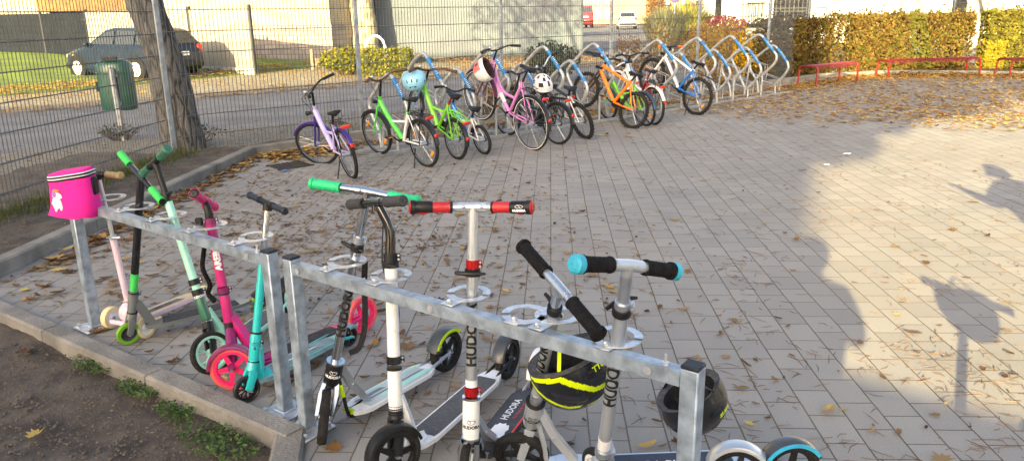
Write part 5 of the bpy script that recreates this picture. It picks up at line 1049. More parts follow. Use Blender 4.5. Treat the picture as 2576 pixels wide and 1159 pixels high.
# ================================================================== BICYCLES
rimal=mat('rim_alu',(.45,.45,.46),.3,.8,var=.06); rimbk=mat('rim_black',(.02,.02,.02),.35,.3)
def bike(b):
    R,wb=b['R'],b['wb']; C=gp(*b['c']); ax=raydist(*b['ra'],C,R,0) if b.get('ra') else C+V((0,0,R))
    if (ax-C).normalized().z<.8: ax=C+V((0,0,R))
    FA=raydist(*b['fa'],ax,wb,2); X=(FA-ax).normalized(); Zv=(ax-C); Zv=(Zv-X*Zv.dot(X)).normalized(); Y=Zv.cross(X)
    Rm=Matrix((X,Y,Zv)).transposed(); O=ax-Zv*R; e=empty('bicycle',O,b['label'],'bicycle','bicycles parked along the fence',Rm.to_euler()); fr=b['frame']; f2=b.get('frame2',fr)
    s=wb/.95; bb=V((.40*wb,0,R*.98)); ra=V((0,0,R)); fa=V((wb,0,R)); seat=V((.155*s,0,b.get('sz',.72))); 
    hb=V((wb-.155*s,0,2*R+.06*s)); hd=V((-.33,0,.944)); ht=hb+hd*(.12*s); bar=ht+hd*b.get('st',.12*s); sw=.028
    def wheel(c,nm,xf=None,stripe=False,mtb=False):
        m=MB(); m.xf=xf; tr=.026 if mtb else .020; m.use(b.get('rim',rimal)); m.lathe(c,(0,1,0),[(-.011,R-tr*1.9),(-.012,R-tr*1.2),(.012,R-tr*1.2),(.011,R-tr*1.9),(-.011,R-tr*1.9)],36); m.use(alu)
        for k in range(20):
            a=2*pi*k/20; sd=.022 if k%2 else -.022; m.tube([c+V((cos(a+.25)*.018,sd,sin(a+.25)*.018)),c+V((cos(a)*(R-tr*1.7),0,sin(a)*(R-tr*1.7)))],.0011,3,cap=False)
        m.cyl(c-V((0,.034,0)),c+V((0,.034,0)),.019,n=12); m.cyl(c-V((0,.055,0)),c+V((0,.055,0)),.007,n=8)
        o=m.build(nm,e); m=MB().use(rubber); m.xf=xf; m.torus(c,(0,1,0),R-tr,tr,40,8)
        if mtb:
            for k in range(60):
                a=2*pi*k/60; q=c+V((cos(a)*(R+.000),.012*(1 if k%2 else -1),sin(a)*(R+.000))); m.box(q,(.011,.014,.010),Matrix.Rotation(-a,3,'Y'))
        m.build('tyre',o)
        if stripe: m=MB().use(whitepr); m.xf=xf; m.torus(c,(0,1,0),R-.014,.0195,40,6,sq=1.02) if 0 else [m.lathe(c,(0,1,0),[(sg*.0195,R-.026),(sg*.0205,R-.020)],40) for sg in (-1,1)]; m.build('reflex_stripe',o)
        if b.get('refl'): 
            m=MB().use(orangef); m.xf=xf
            for a in (.6,.6+pi): m.rbox(c+V((cos(a)*R*.62,.0,sin(a)*R*.62)),(.035,.012,.07),Matrix.Rotation(-a,3,'Y'))
            m.build('spoke_reflector',o)
        return o
    st=Matrix.Translation(hb) @ Matrix.Rotation(b.get('steer',0.),4,hd) @ Matrix.Translation(-hb)
    mtb=b.get('mtb'); wheel(ra,'rear_wheel',stripe=b.get('stripe'),mtb=mtb); wheel(fa,'front_wheel',st,stripe=b.get('stripe'),mtb=mtb)
    t=b.get('tube',.019)
    m=MB().use(fr); st_top=bb.lerp(seat,.72 if b['style']!='mtb' else .8)
    if b['style']=='step': # one fat low tube
        m.tube(bez([ht-hd*.05*s,hb.lerp(bb,.35)+V((0,0,.02)),bb+V((.02,0,.0))],6),[t*1.5]*7+[t*1.5]*6 if 0 else t*1.45,12); m.use(f2); m.tube([bb,st_top],t,10)
        m.tube([bb.lerp(st_top,.65),hb.lerp(bb,.45)],t*.75,8)
    elif b['style']=='step2':
        m.tube(bez([hb+hd*.02,hb.lerp(bb,.6)-V((0,0,.015)),bb+V((.01,0,0))],6),t*1.25,12); m.tube(bez([ht-hd*.02,hb.lerp(bb,.55)+V((-.01,0,.05)),bb.lerp(st_top,.45)],6),t*.95,10); m.use(f2); m.tube([bb,st_top],t,10)
    else:
        m.tube([hb+hd*.02,bb],t*1.25,12); m.tube([ht-hd*.02,bb.lerp(st_top,.9)],t,10); m.use(f2); m.tube([bb,st_top],t,10)
    m.use(fr); m.cyl(hb-hd*.01,ht+hd*.01,.021,n=14); m.use(f2)
    for sg in (-1,1):
        y=V((0,sg*.045,0)); m.tube([bb+y*.5,ra+y],.0095,8); m.tube([st_top+y*.3-V((0,0,.03)),ra+y],.008,8)
    m.build('frame',e)
    m=MB().use(b.get('fork',fr)); m.xf=st
    for sg in (-1,1): y=V((0,sg*.04,0)); m.tube([hb+y*.8-hd*.01,hb.lerp(fa,.55)+y*1.15-V((.02,0,0))*.4,fa+y*1.15],[.016 if mtb else .013,.015 if mtb else .011,.010],8)
    m.tube([hb-V((0,.04,0)),hb+V((0,.04,0))],.017,8); m.build('fork',e)
    m=MB().use(b.get('stem',black)); m.xf=st; m.cyl(ht,bar,.0135,n=10); fw=.05 if mtb else .02; hbw=b.get('bw',.27); up=b.get('rise',.05); bk=b.get('sweep',.08)
    c=bar+V((fw,0,.0)); m.tube([bar,c],.015,8); mB=m; m.use(b.get('barm',black)); m.tube(bez([c+V((-bk,hbw,up)),c+V((-bk*.4,hbw*.6,up)),c+V((0,hbw*.25,up*.2)),c,c+V((0,-hbw*.25,up*.2)),c+V((-bk*.4,-hbw*.6,up)),c+V((-bk,-hbw,up))],4),.0105,8); h=m.build('handlebar',e)
    for sg in (-1,1):
        m=MB(); m.xf=st; a=c+V((-bk*.55,sg*hbw*.70,up)); z=c+V((-bk*1.1,sg*hbw*1.06,up)); grip(m,a,z,.0155,b.get('grip',black)); m.build('grip',h)
        m=MB().use(black); m.xf=st; m.tube([a.lerp(c,.25),a+V((.045,0,-.012)),a.lerp(z,.7)+V((.05,0,-.02))],.005,6); m.build('brake_lever',h)
        m=MB().use(black); m.xf=st; m.tube(bez([a+V((.03,0,-.01)),c+V((.09,sg*.07,-.02)),c+V((.08,sg*.02,-.16)),hb+V((.03,sg*.01,.02))],5),.0028,5); m.build('brake_cable',h)
    if b.get('bell',1): m=MB().use(alu); m.xf=st; m.ball(c+V((-.02,.11,up*.6+.025)),.021,10,6,(1,1,.8)); m.build('bell',h)
    # saddle
    m=MB().use(b.get('seatm',black)); L=.24*s; prof=[(-.5,.02,.0),(-.42,.070,.012),(-.25,.075,.008),(0,.048,.0),(.25,.024,.0),(.45,.018,-.002),(.5,.010,-.01)]; vs=[]; 
    for x,w_,z_ in prof:
        p=seat+V((x*L+.01,0,z_+.02)); 
        for k in range(10): a=2*pi*k/10; vs.append(p+V((0,cos(a)*w_,sin(a)*(.016 if sin(a)>0 else .030))))
    m.add(vs,[(i*10+k,i*10+(k+1)%10,(i+1)*10+(k+1)%10,(i+1)*10+k) for i in range(6) for k in range(10)]+[tuple(range(9,-1,-1)),tuple(60+k for k in range(10))]); m.build('saddle',e,smooth=60)
    m=MB().use(b.get('post',black)); m.cyl(st_top,seat,.0125,n=10); m.use(fr); m.torus(st_top,(seat-st_top),.018,.006,14,6); m.build('seat_post',e)
    # cranks
    m=MB().use(b.get('crank',black)); cw=.055*s+.025; m.cyl(bb+V((0,-.045,0)),bb+V((0,-.052,0)),cw,n=24); m.cyl(bb+V((0,-.07,0)),bb+V((0,.07,0)),.014,n=10); ca=b.get('ca',.3)
    for sg in (-1,1):
        d=V((cos(ca),0,sin(ca)))*sg*.13*s; q=bb+V((0,sg*.068,0)); m.tube([q,q+d+V((0,sg*.006,0))],[.011,.008],8); 
    o=m.build('crank',e)
    for sg in (-1,1):
        d=V((cos(ca),0,sin(ca)))*sg*.13*s; q=bb+V((0,sg*.115,0))+d; m=MB().use(black); m.rbox(q,(.07,.075,.018),None,.004); m.use(orangef); m.box(q+V((.036,0,0)),(.003,.05,.01)); m.box(q-V((.036,0,0)),(.003,.05,.01)); m.build('pedal',o)
    m=MB().use(mat('chain',(.10,.09,.08),.5,.7)); 
    for zz in (1,-1): m.tube([bb+V((0,-.048,zz*cw*.95)),ra+V((0,-.045,zz*.028))],.004,4)
    m.cyl(ra+V((0,-.040,0)),ra+V((0,-.048,0)),.035 if not mtb else .05,n=18); m.build('chain',e)
    if b.get('guard'): m=MB().use(b['guard']); m.tube([bb+V((cw*.8,-.06,0)),bb+V((0,-.06,cw*1.05)),ra+V((.03,-.06,.045))],[.006,.010,.007],6); m.build('chain_guard',e)
    fd=b.get('fender')
    if fd:
        m=MB().use(fd); arcstrip(m,ra,V((0,-1,0)),R+.012,radians(10),radians(b.get('fr_end',175)),.05,V((1,0,0)),edge=.014); m.build('rear_mudguard',e); m=MB().use(b.get('fender_f',fd)); m.xf=st; arcstrip(m,fa,V((0,-1,0)),R+.012,radians(35),radians(165),.05,V((1,0,0)),edge=.014); m.build('front_mudguard',e)
    if b.get('mg'): # short sporty guards
        m=MB().use(black); q=ra+V((-.02,0,R+.05)); m.tube([st_top+V((-.02,0,-.05)),q+V((.1,0,-.0)),q+V((-.12,0,-.0)),q+V((-.26,0,-.03))],1.,prof=[(-.003,-.028),(.003,-.02),(.003,.02),(-.003,.028)],up=(0,0,1)); m.build('rear_mudguard',e)
        m=MB().use(black); m.xf=st; m.tube([fa+V((.24,0,R*.75)),fa+V((.12,0,R+.02)),fa+V((-.05,0,R+.05)),fa+V((-.22,0,R*.8))],1.,prof=[(-.003,-.03),(.003,-.022),(.003,.022),(-.003,.03)],up=(0,0,1)); m.build('front_mudguard',e)
    if b.get('carrier'):
        z=2*R+.055; m=MB().use(b['carrier']); x0=.16*s; x1=-.17*s
        for y in (-.055,-.02,.02,.055): m.tube([V((x0,y,z)),V((x1,y,z))],.0045,5)
        for x in (x0,(x0+x1)/2,x1): m.tube([V((x,-.058,z)),V((x,.058,z))],.0045,5)
        m.tube([V((x0*.6,-.05,z+.04)),V((x0*.6-.12,-.03,z+.05)),V((x0*.6-.12,.03,z+.05)),V((x0*.6,.05,z+.04)),V((x0*.6,.05,z)),V((x0*.6,-.05,z))],.004,5,closed=True)
        for sg in (-1,1): m.tube([V((x1*.5,sg*.055,z)),ra+V((0,sg*.055,0))],.005,5); m.tube([V((x0*.8,sg*.055,z)),ra+V((0,sg*.055,0))],.004,5)
        o=m.build('carrier',e); m=MB().use(lamp_red); m.rbox((x1-.012,0,z-.012),(.022,.10,.032),None,.005); m.build('tail_light',o)
    elif b.get('tail',1): m=MB().use(lamp_red); m.rbox(seat+V((-.06,0,-.09)),(.02,.04,.035),None,.005); m.build('tail_light',e)
    if b.get('fender') and b.get('lowrefl',1): m=MB().use(lamp_red); q=ra+V((-cos(.45)*(R+.025),0,sin(.45)*(R+.025))); m.rbox(q,(.018,.045,.04),None,.006); m.build('rear_reflector',e)
    if b.get('lamp',1): m=MB().use(black); m.xf=st; q=hb+V((.075,0,.05)); m.cyl(q-V((.03,0,0)),q+V((.02,0,0)),.020,.026,n=12); m.use(alu); m.cyl(q+V((.02,0,0)),q+V((.023,0,0)),.023,n=12); m.build('front_light',e)
    if b.get('stand'): m=MB().use(black); q=V((.10*s,.05,R*.8)); m.tube([q,V((.02*s-.02,.17*s,b.get('stz',.0)))],[.008,.006],6); m.build('kickstand',e)
    if b.get('deco'): 
        m=MB(); 
        for (p0,p1,r_,mt) in b['deco'](hb,bb,ht,st_top,fa,ra): m.use(mt); m.tube([p0,p1],r_,10)
        m.build('decal',e)
    return e,Rm,O,dict(bar=O+Rm@(st@c),seat=O+Rm@seat,hb=O+Rm@hb,X=X,Y=Y,Z=Zv)
fdk=mat('fender_black',(.015,.015,.017),.3,var=.1,coat=.3)
BK=[]
BK.append(bike(dict(label='lilac and purple child bicycle standing free at the left on its kickstand',c=(893,450),ra=(872,388),fa=(802,360),R=.262,wb=.93,frame=lilac,fork=purple,style='step',steer=.75,fender=purple,carrier=black,stand=1,sz=.66,st=.16,rise=.06,sweep=.16,bw=.27,refl=0,fr_end=150)))
BK.append(bike(dict(label='bright green and white child bicycle, leftmost in the rack',c=(1084,421),ra=(1065,360),fa=(948,333),R=.265,wb=.93,frame=greenb,frame2=white,fork=greenb,style='step',steer=.1,fender=fdk,carrier=black,stand=1,sz=.72,st=.20,rise=.07,sweep=.14,refl=1,grip=brownp,barm=brownp)))
BK.append(bike(dict(label='green child bicycle with raised front wheel and pale blue helmet on its handlebar',c=(1157,402),ra=(1146,347),fa=(1044,270),R=.235,wb=.92,frame=lime,fork=mat('pale_blue_paint',(.25,.50,.65),.3,coat=.4),style='step',steer=-.2,fender=fdk,carrier=lime,sz=.70,st=.16,rise=.05,sweep=.15,grip=brownp,barm=brownp,post=red)))
BK.append(bike(dict(label='small white and blue child bicycle squeezed between the green and the mauve ones',c=(1225,389),ra=(1211,349),fa=(1130,311),R=.182,wb=.70,frame=bluep,frame2=white,fork=bluep,style='step',steer=-.6,sz=.52,st=.16,rise=.06,sweep=.10,bw=.22,lamp=0,tail=0)))
BK.append(bike(dict(label='large mauve bicycle with front wheel lifted high and a pink helmet on the bar',c=(1350,379),ra=(1336,310),fa=(1207,239),R=.33,wb=1.04,frame=mauve,fork=mat('dark_plum',(.10,.01,.05),.3,coat=.3),style='step2',steer=.05,fender=fdk,fender_f=mat('dark_plum',(0,0,0)),carrier=black,sz=.94,st=.14,rise=.05,sweep=.10,bw=.29,stripe=1,guard=black,deco=lambda hb,bb,ht,st,fa,ra:[(hb.lerp(bb,.55)+V((0,0,-.012)),hb.lerp(bb,.75)+V((0,0,-.010)),.0245,white)])))
BK.append(bike(dict(label='black child bicycle with the white helmet lying on its carrier',c=(1411,364),ra=(1403,311),fa=(1277,292),R=.262,wb=.93,frame=darkf,style='step2',fender=fdk,carrier=black,sz=.70,st=.14,rise=.05,sweep=.10,guard=fdk)))
BK.append(bike(dict(label='black mountain bicycle with silver handlebar and knobbly tyres',c=(1482,350),ra=(1462,303),fa=(1366,268),R=.25,wb=.93,frame=darkf,frame2=whitef,style='mtb',mtb=1,rim=rimbk,sz=.66,st=.20,rise=.08,sweep=.05,barm=alu,steer=.3)))
BK.append(bike(dict(label='orange mountain bicycle with its front wheel raised',c=(1599,324),ra=(1594,278),fa=(1474,226),R=.262,wb=.97,frame=orangep,style='mtb',fork=mat('brown_fork',(.05,.025,.015),.3,coat=.3),mtb=1,rim=rimbk,mg=0,sz=.72,st=.08,rise=.03,sweep=.04,tube=.021,bw=.28)))
BK.append(bike(dict(label='lime green child bicycle with dark blue mudguard behind the orange one',c=(1630,318),ra=(1620,272),fa=(1528,260),R=.25,wb=.90,frame=lime,style='step',fender=mat('navy_mudguard',(.02,.05,.09),.3,coat=.3),lowrefl=0,sz=.72,st=.14,rise=.05,sweep=.09,post=alu,barm=alu,refl=1)))
BK.append(bike(dict(label='white bicycle with white rear mudguard and black carrier',c=(1651,315),ra=(1643,267),fa=(1556,226),R=.28,wb=.95,frame=whitef,frame2=red,style='step2',fender=white,fr_end=150,carrier=black,sz=.74,st=.12,rise=.04,sweep=.08,post=red)))
BK.append(bike(dict(label='white and blue mountain bicycle with orange grips, rightmost in the rack',c=(1760,290),ra=(1754,243),fa=(1640,192),R=.295,wb=1.0,frame=whitef,frame2=bluep,style='mtb',fork=white,mtb=1,rim=rimbk,mg=1,stand=1,stz=-.05,sz=.76,st=.07,rise=.02,sweep=.04,grip=mat('orange_grip',(.9,.14,.02),.5),refl=1,tail=0)))
# ================================================================== HELMETS
def helmet(name,label,c,dome,fwd,sc,shell,vent,liner,vents,stripes=(),text=None,straps=True,strapm=None,vis=None,rim=None,bands=(),holes=(),NA=48,NR=16):
    D=V(dome).normalized(); f=V(fwd); f=(f-D*f.dot(D)).normalized(); s=D.cross(f); e=empty('bicycle_helmet',V(c),label,'helmet'); a,b,h=.125*sc,.102*sc,.13*sc
    def P(th,ph,k=1.): # th 0 top .. 1 rim
        t=th*1.95; z=cos(t)*h; r=sin(min(t,pi/2+.25)); return (f*cos(ph)*a*r+s*sin(ph)*b*r+D*(z+ (.03*sc*(abs(cos(ph))-.4) if 0 else 0)))*k
    def seg(t,p,t0,p0,t1,p1):
        v=V((t,p*.5)); a_=V((t0,p0*.5)); b_=V((t1,p1*.5)); d_=b_-a_; k=max(0,min(1,(v-a_).dot(d_)/d_.length_squared)); return (v-a_-d_*k).length
    def isv(i,j):
        t=(i+.5)/NR; p=2*pi*((j%NA)+.5)/NA
        for (t0,p0,t1,p1,w_) in holes:
            if seg(t,p,t0,p0,t1,p1)<w_: return True
        for (i0,i1,j0,j1) in vents:
            jj=j%NA
            if i0<=i<i1 and (j0<=jj<j1 or j0<=jj-NA<j1 or j0<=jj+NA<j1): return True
        return False
    def colr(i,j):
        t=(i+.5)/NR; p=2*pi*(j+.5)/NA
        for (t0,p0,t1,p1,w_,mt) in bands:
            if seg(t,p,t0,p0,t1,p1)<w_: return mt
        for (i0,i1,j0,j1,mt) in stripes:
            if i0<=i<i1 and (j0<=j<j1 or j0<=j+NA<j1): return mt
        return shell
    m=MB().use(shell); V0=[P(i/NR,2*pi*j/NA) for i in range(NR+1) for j in range(NA)]; V1=[P(i/NR,2*pi*j/NA,.955) for i in range(NR+1) for j in range(NA)]; m.v=[V(p) for p in V0+V1]; q=len(V0)
    for i in range(NR):
        for j in range(NA):
            v=isv(i,j); l=(j+1)%NA; f0=(i*NA+j,(i+1)*NA+j,(i+1)*NA+l,i*NA+l)
            if v: 
                m.use(vent); m.f.append([x+q for x in f0]); m.m.append(m.cur); m.rn.append(None)
            else:
                m.use(colr(i,j)); m.f.append(list(f0)); m.m.append(m.cur); m.rn.append(None)
                for (ii,jj,A,B) in ((i,j-1,f0[0],f0[1]),(i,j+1,f0[3],f0[2]),(i-1,j,f0[0],f0[3]),(i+1,j,f0[1],f0[2])):
                    if 0<=ii<NR and isv(ii,jj): m.use(vent); m.f.append([A,B,B+q,A+q]); m.m.append(m.cur); m.rn.append(None)
    sh=m.build('shell',e,smooth=35)
    m=MB().use(liner); vs=[P(i/NR,2*pi*j/NA,.80) for i in range(NR+1) for j in range(NA)]; m.add(vs,[(i*NA+j,i*NA+(j+1)%NA,(i+1)*NA+(j+1)%NA,(i+1)*NA+j) for i in range(NR) for j in range(NA)]); m.use(rim or liner)
    ro=[P(1,2*pi*j/NA,1.0) for j in range(NA)]; ri=[P(1,2*pi*j/NA,.80) for j in range(NA)]; m.add(ro+ri,[(j,(j+1)%NA,NA+(j+1)%NA,NA+j) for j in range(NA)])
    m.use(mat('helmet_pad',(.03,.03,.035),.95,bump=.4)); 
    for k in range(5): ph=2*pi*k/5; m.tube([P(.75,ph,.78),P(.4,ph+.1,.78),P(.1,ph,.78)],.010*sc,6)
    m.build('liner',e,smooth=50)
    if vis: m=MB().use(vis); vs=[]; 
    if text:
        mt,tx,size,th0,ph0,flip=text; m=MB().use(mt); p0=P(th0,ph0); dph=(P(th0,ph0+.01)-p0).length/.01; dth=(P(th0+.01,ph0)-p0).length/.01
        m.text(tx,size,lambda x,y:P(th0-(y/dth)*flip,ph0+(x/dph)*flip*text_dir,1.012),bold=.001); m.build('lettering',sh)
    if straps:
        for sg in (-1,1):
            m=MB().use(strapm or black)
            A=P(1,sg*1.1,.95);B=P(1,sg*2.1,.95); E_=s*sg*.03-D*(h*.95); m.tube(bez([A,(A+E_)/2,E_],3),1.,prof=[(-.001,-.006),(.001,-.006),(.001,.006),(-.001,.006)]); m.tube(bez([B,(B+E_)/2,E_],3),1.,prof=[(-.001,-.006),(.001,-.006),(.001,.006),(-.001,.006)])
            m.build('strap',e)
    return e
text_dir=1
pb=mat('pale_blue_shell',(.22,.50,.66),.35,var=.04,coat=.3); vd=mat('vent_dark',(.015,.018,.03),.6)
def at_depth_of(x,y,P): d=ray(x,y); t=(V(P)-CAM).dot(CF)/d.dot(CF); return CAM+d*t
c=at_depth_of(1041,200,BK[2][3]['bar']+V((0,-.08,0)))
helmet('h','pale blue skate helmet hanging upside down from the green bicycle handlebar',c,(.05,-.62,-.78),(1,-.1,.0),1.12,pb,vd,black,[(7,9,8,9),(7,9,12,13),(7,9,16,17),(3,4,7,10),(3,4,12,14),(3,4,15,18),(9,11,1,2)],NA=48)
c=at_depth_of(1220,176,BK[4][3]['bar']+V((0,-.1,0)))
helmet('h','white and coral helmet hanging open side out from the mauve bicycle handlebar',c,(-.80,.35,-.45),(.2,0,1),1.15,mat('helmet_white',(.66,.66,.68),.4,var=.05),vd,mat('liner_maroon',(.03,.01,.015),.9,bump=.5),[(9,12,4,6),(9,12,12,14),(9,12,40,42),(5,7,8,12)],[(6,13,0,16,mat('coral',(.85,.14,.14),.45)),(6,13,36,48,mat('coral',(.85,.14,.14),.45))])
c=at_depth_of(1366,214,BK[5][3]['seat']+V((-.0,-.22,0)))
helmet('h','white helmet with dark vents resting on the black bicycle carrier',c,(-.1,-.25,.95),(.5,-.8,0),1.08,mat('helmet_white',(0,0,0)),vd,black,[(5,8,2,5),(5,8,43,46),(9,12,5,9),(9,12,39,43),(3,6,10,13),(3,6,35,38),(8,11,14,18),(8,11,30,34),(1,4,46,49),(8,12,47,49)])
ay=mat('neon_yellow',(.60,.78,.0),.4,var=.05,coat=.2); hb_=mat('helmet_black',(.006,.007,.010),.22,var=.1,coat=.4); eps=mat('eps_grey',(.075,.08,.09),.95,var=.3,scale=40,bump=.8,bs=200)
c=at_depth_of(1436,922,gp(1442,915,.50))
text_dir=-1
helmet('h','black and neon yellow sport helmet hanging upside down below the stand bar',c,(.34,.02,-.94),(-1,-.25,.25),1.10,hb_,vd,mat('liner_black',(.02,.02,.022),.95,bump=.6),[],text=(ay,'SCOTT',.026,.84,pi*1.30,-1),strapm=ay,rim=eps,NA=240,NR=72,
 bands=[(1.0,3.3,1.0,6.28,.055,eps),(1.0,0.,1.0,2.,.055,eps),(.93,6.2,.90,5.2,.030,ay),(.90,5.2,.60,4.5,.036,ay),(.60,4.5,.50,3.7,.034,ay),(.84,6.2,.45,5.4,.030,ay),(.45,5.4,.30,4.3,.034,ay),(.30,4.3,.42,3.5,.018,ay),(.9,0.,.45,.9,.02,ay),(.25,5.9,.2,2.5,.02,ay)],
 holes=[(.72,5.55,.52,4.85,.055),(.72,4.55,.66,3.85,.045),(.38,5.0,.40,4.1,.03),(.85,4.55,.80,4.2,.02),(.65,.3,.4,.9,.05),(.6,3.0,.5,2.3,.05)])
c=at_depth_of(1742,1006,RB1+V((.06,.16,.45)))
helmet('h','glossy black helmet hanging behind the end post of the right stand',c,(.42,.10,-.9),(-1,-.3,-.2),.81,hb_,vd,mat('liner_black',(0,0,0)),[(5,8,30,36),(9,11,42,46),(4,7,22,27)],[],text=(ay,'ABUS',.020,.60,pi*1.30,-1),rim=eps)
# ================================================================== FALLEN LEAVES, TWIGS, WEEDS
random.seed(11)
litter=leafmat('fallen_leaves',[(.06,.032,.016),(.11,.06,.03),(.18,.10,.05),(.23,.14,.07),(.30,.20,.10),(.38,.27,.12)],.12,.85)
litterb=leafmat('fallen_leaves_bright',[(.17,.075,.026),(.32,.165,.05),(.46,.26,.085),(.55,.36,.12),(.62,.46,.12)],.2,.8)
MAPLE=[(0,-.5),(.12,-.28),(.42,-.36),(.30,-.12),(.58,.02),(.30,.12),(.34,.34),(.14,.26),(0,.58),(-.14,.26),(-.34,.34),(-.30,.12),(-.58,.02),(-.30,-.12),(-.42,-.36),(-.12,-.28)]
def maple(mb,c,s,rn=None,stalk=True,flat=.2):
    rn=random.random() if rn is None else rn; a=random.random()*2*pi; ca,sa=cos(a),sin(a); tx,ty=random.gauss(0,flat),random.gauss(0,flat); cu=random.uniform(-.5,.9); n=len(MAPLE); vs=[]; k1,k2=random.uniform(.7,1.15),random.uniform(.7,1.15)
    for x,y in MAPLE+[(0,-.05)]:
        x*=k1*random.uniform(.85,1.15); y*=k2*random.uniform(.85,1.15); z=abs(x*tx+y*ty)+cu*.28*(x*x+y*y)*(1+.6*sin(3*a+x*5)); vs.append(c+V(((x*ca-y*sa)*s,(x*sa+y*ca)*s,max(.001,z*s+.003))))
    mb.add(vs,[(i,(i+1)%n,n) for i in range(n)],rn=rn)
def curled(mb,c,s,rn=None):
    "dry crumpled leaf: a small curled strip"
    rn=random.random() if rn is None else rn; a=random.random()*2*pi; u=V((cos(a),sin(a),0)); w=V((-sin(a),cos(a),0)); wd=random.uniform(.3,.75); up=random.uniform(.01,.12); jg=[random.uniform(.6,1.2) for _ in range(8)]; vs=[]
    for i in range(4):
        t=i/3-.5; ww=wd*(1-abs(t)*1.35)*s*.5*jg[i]+.001; z=up*s*(t*t*4)+.003+random.uniform(0,.05)*s; p=c+u*(t*s)+V((0,0,z)); vs+= [p-w*ww+V((0,0,up*s*.5)),p,p+w*ww+V((0,0,up*s*.6))]
    mb.add(vs,[(i*3+j,i*3+j+1,(i+1)*3+j+1,(i+1)*3+j) for i in range(3) for j in range(2)],rn=rn)
def inpoly(x,y,poly):
    c=False
    for i in range(len(poly)):
        (x1,y1),(x2,y2)=poly[i],poly[i-1]
        if (y1>y)!=(y2>y) and x<(x2-x1)*(y-y1)/(y2-y1)+x1: c=not c
    return c
YP=[(p.x,p.y) for p in [KL[0]+V((.06,-.1,0)),*[k+V((.02,-.03,0)) for k in KL[1:6]],V((16,17,0)),V((6,2,0)),V((1.9,1.9,0)),FK1+V((.1,0,0)),FK0+V((.05,.05,0))]]
def d_kerb(x,y):
    p=V((x,y,0)); b=9
    for a_,c_ in zip(KL[:-1],KL[1:]):
        ab=c_-a_; t=max(0,min(1,(p-a_).dot(ab)/ab.length_squared)); b=min(b,(p-(a_+ab*t)).length)
    return b
lv=MB().use(litter); lb=MB().use(litterb); tw=MB().use(mat('twig_litter',(.17,.11,.07),.95,var=.4,scale=20)); N=0
def twig(c,L):
    a=random.random()*2*pi; u=V((cos(a),sin(a),0)); w=V((-sin(a),cos(a),0)); k=random.gauss(0,.15); tw.tube([c-u*L/2+V((0,0,.004)),c+w*L*k+V((0,0,.006)),c+u*L/2+w*L*random.gauss(0,.1)+V((0,0,.004))],[.0011,.0016,.0008],3,cap=False)
# density from noise and place, denser at kerbs, below the green hedge side and in the far right corner
def dens(x,y):
    dk=d_kerb(x,y); n=noise.noise(V((x*.9,y*.9,2)))*.5+.5; n2=noise.noise(V((x*2.6,y*2.6,7)))*.5+.5
    d=.018+.07*n2**2
    d+=.9*max(0,1-dk/.55)*n2*1.3
    q=V((x+1.0,(y-5.9)*.72,0)).length; d+=1.25*max(0,1-q/2.5)*(n2**1.2)*(.5 if x>.6 else 1)
    q=V((x+2.6,(y-5.2)*.6,0)).length; d+=.7*max(0,1-q/1.6)*n2
    far=(x-2.5)*.5+(y-11.2)
    if x>3.2: d+=3.2*min(1,max(0,(far-.3)/4.5))*(.35+n)
    return d
pts=0; tries=0
while tries<85000:
    tries+=1
    # sample in the picture so that near and far ground both get their share
    px,py=random.uniform(-60,2640),190+(1200-190)*random.random()**1.7
    g=gp(px,py); x,y=g.x,g.y
    if y>20 or not inpoly(x,y,YP): continue
    area=(y/6.)**1.15
    if random.random()>dens(x,y)*min(1.,.30*area+.10): 
        if random.random()<.13*max(.08,noise.noise(V((x*1.7,y*1.7,11)))+.25): twig(V((x,y,0)),random.uniform(.03,.14)*min(1.6,max(.8,y/6)))
        continue
    far=y>10
    s=(random.uniform(.015,.05) if random.random()<.9 else random.uniform(.06,.09)) if not far else random.uniform(.05,.11)
    mbx=lb if (far and random.random()<.85) or random.random()<.03 else lv
    c=V((x,y,.003+random.random()*.015*(1 if far else .5)))
    if random.random()<.30 and s>.05: maple(mbx,c,s)
    else: curled(mbx,c,s)
k=0
while k<7500:
    px,py=random.gauss(820,230),random.gauss(520,95); g=gp(px,py)
    if inpoly(g.x,g.y,YP) and random.random()<max(0,noise.noise(V((g.x*2.2,g.y*2.2,21)))+.35): curled(lv,V((g.x,g.y,.002)),random.uniform(.012,.04),random.random()*.7)
    k+=1
# thick drifts along the kerbs
def drift(a,b,w,n,s0,s1,mbx,hmax=.05,bias=0):
    a=V(a);b=V(b);u=(b-a);nrm=V((u.y,-u.x,0)).normalized()
    for i in range(n):
        t=random.random(); r=abs(random.gauss(0,.45)); c=a+u*t+nrm*(r*w+bias); c.z=random.random()**2*hmax*max(0,1-r); (maple if random.random()<.5 else curled)(mbx,c,random.uniform(s0,s1))
drift(V((-2.95,9.05,0)),V((-2.05,9.62,0)),.42,420,.05,.12,lb,.07); drift(V((-2.95,9.05,0)),V((-2.05,9.62,0)),.5,200,.05,.11,lv,.05)
drift(KL[0]+V((.1,.1,0)),KL[1],.28,420,.04,.11,lv,.02); drift(KL[0]+V((.1,.1,0)),KL[1],.22,60,.06,.14,lb,.02)
drift(KL[1]+V((.2,0,0)),fl(8,-.5),.5,1100,.04,.09,lv,.03); drift(fl(5.5,-.8),fl(14.8,-.7),.9,2600,.05,.10,lb,.03)
drift(fl(14.8,-.5),fl(16.8,-1.3),.8,900,.06,.12,lb,.07); drift(fl(16.8,-1.2),V((12.3,18.0,0)),.8,1500,.06,.12,lb,.08); drift(V((12.3,18,0)),V((20,15.8,0)),1.,1100,.06,.13,lb,.08)
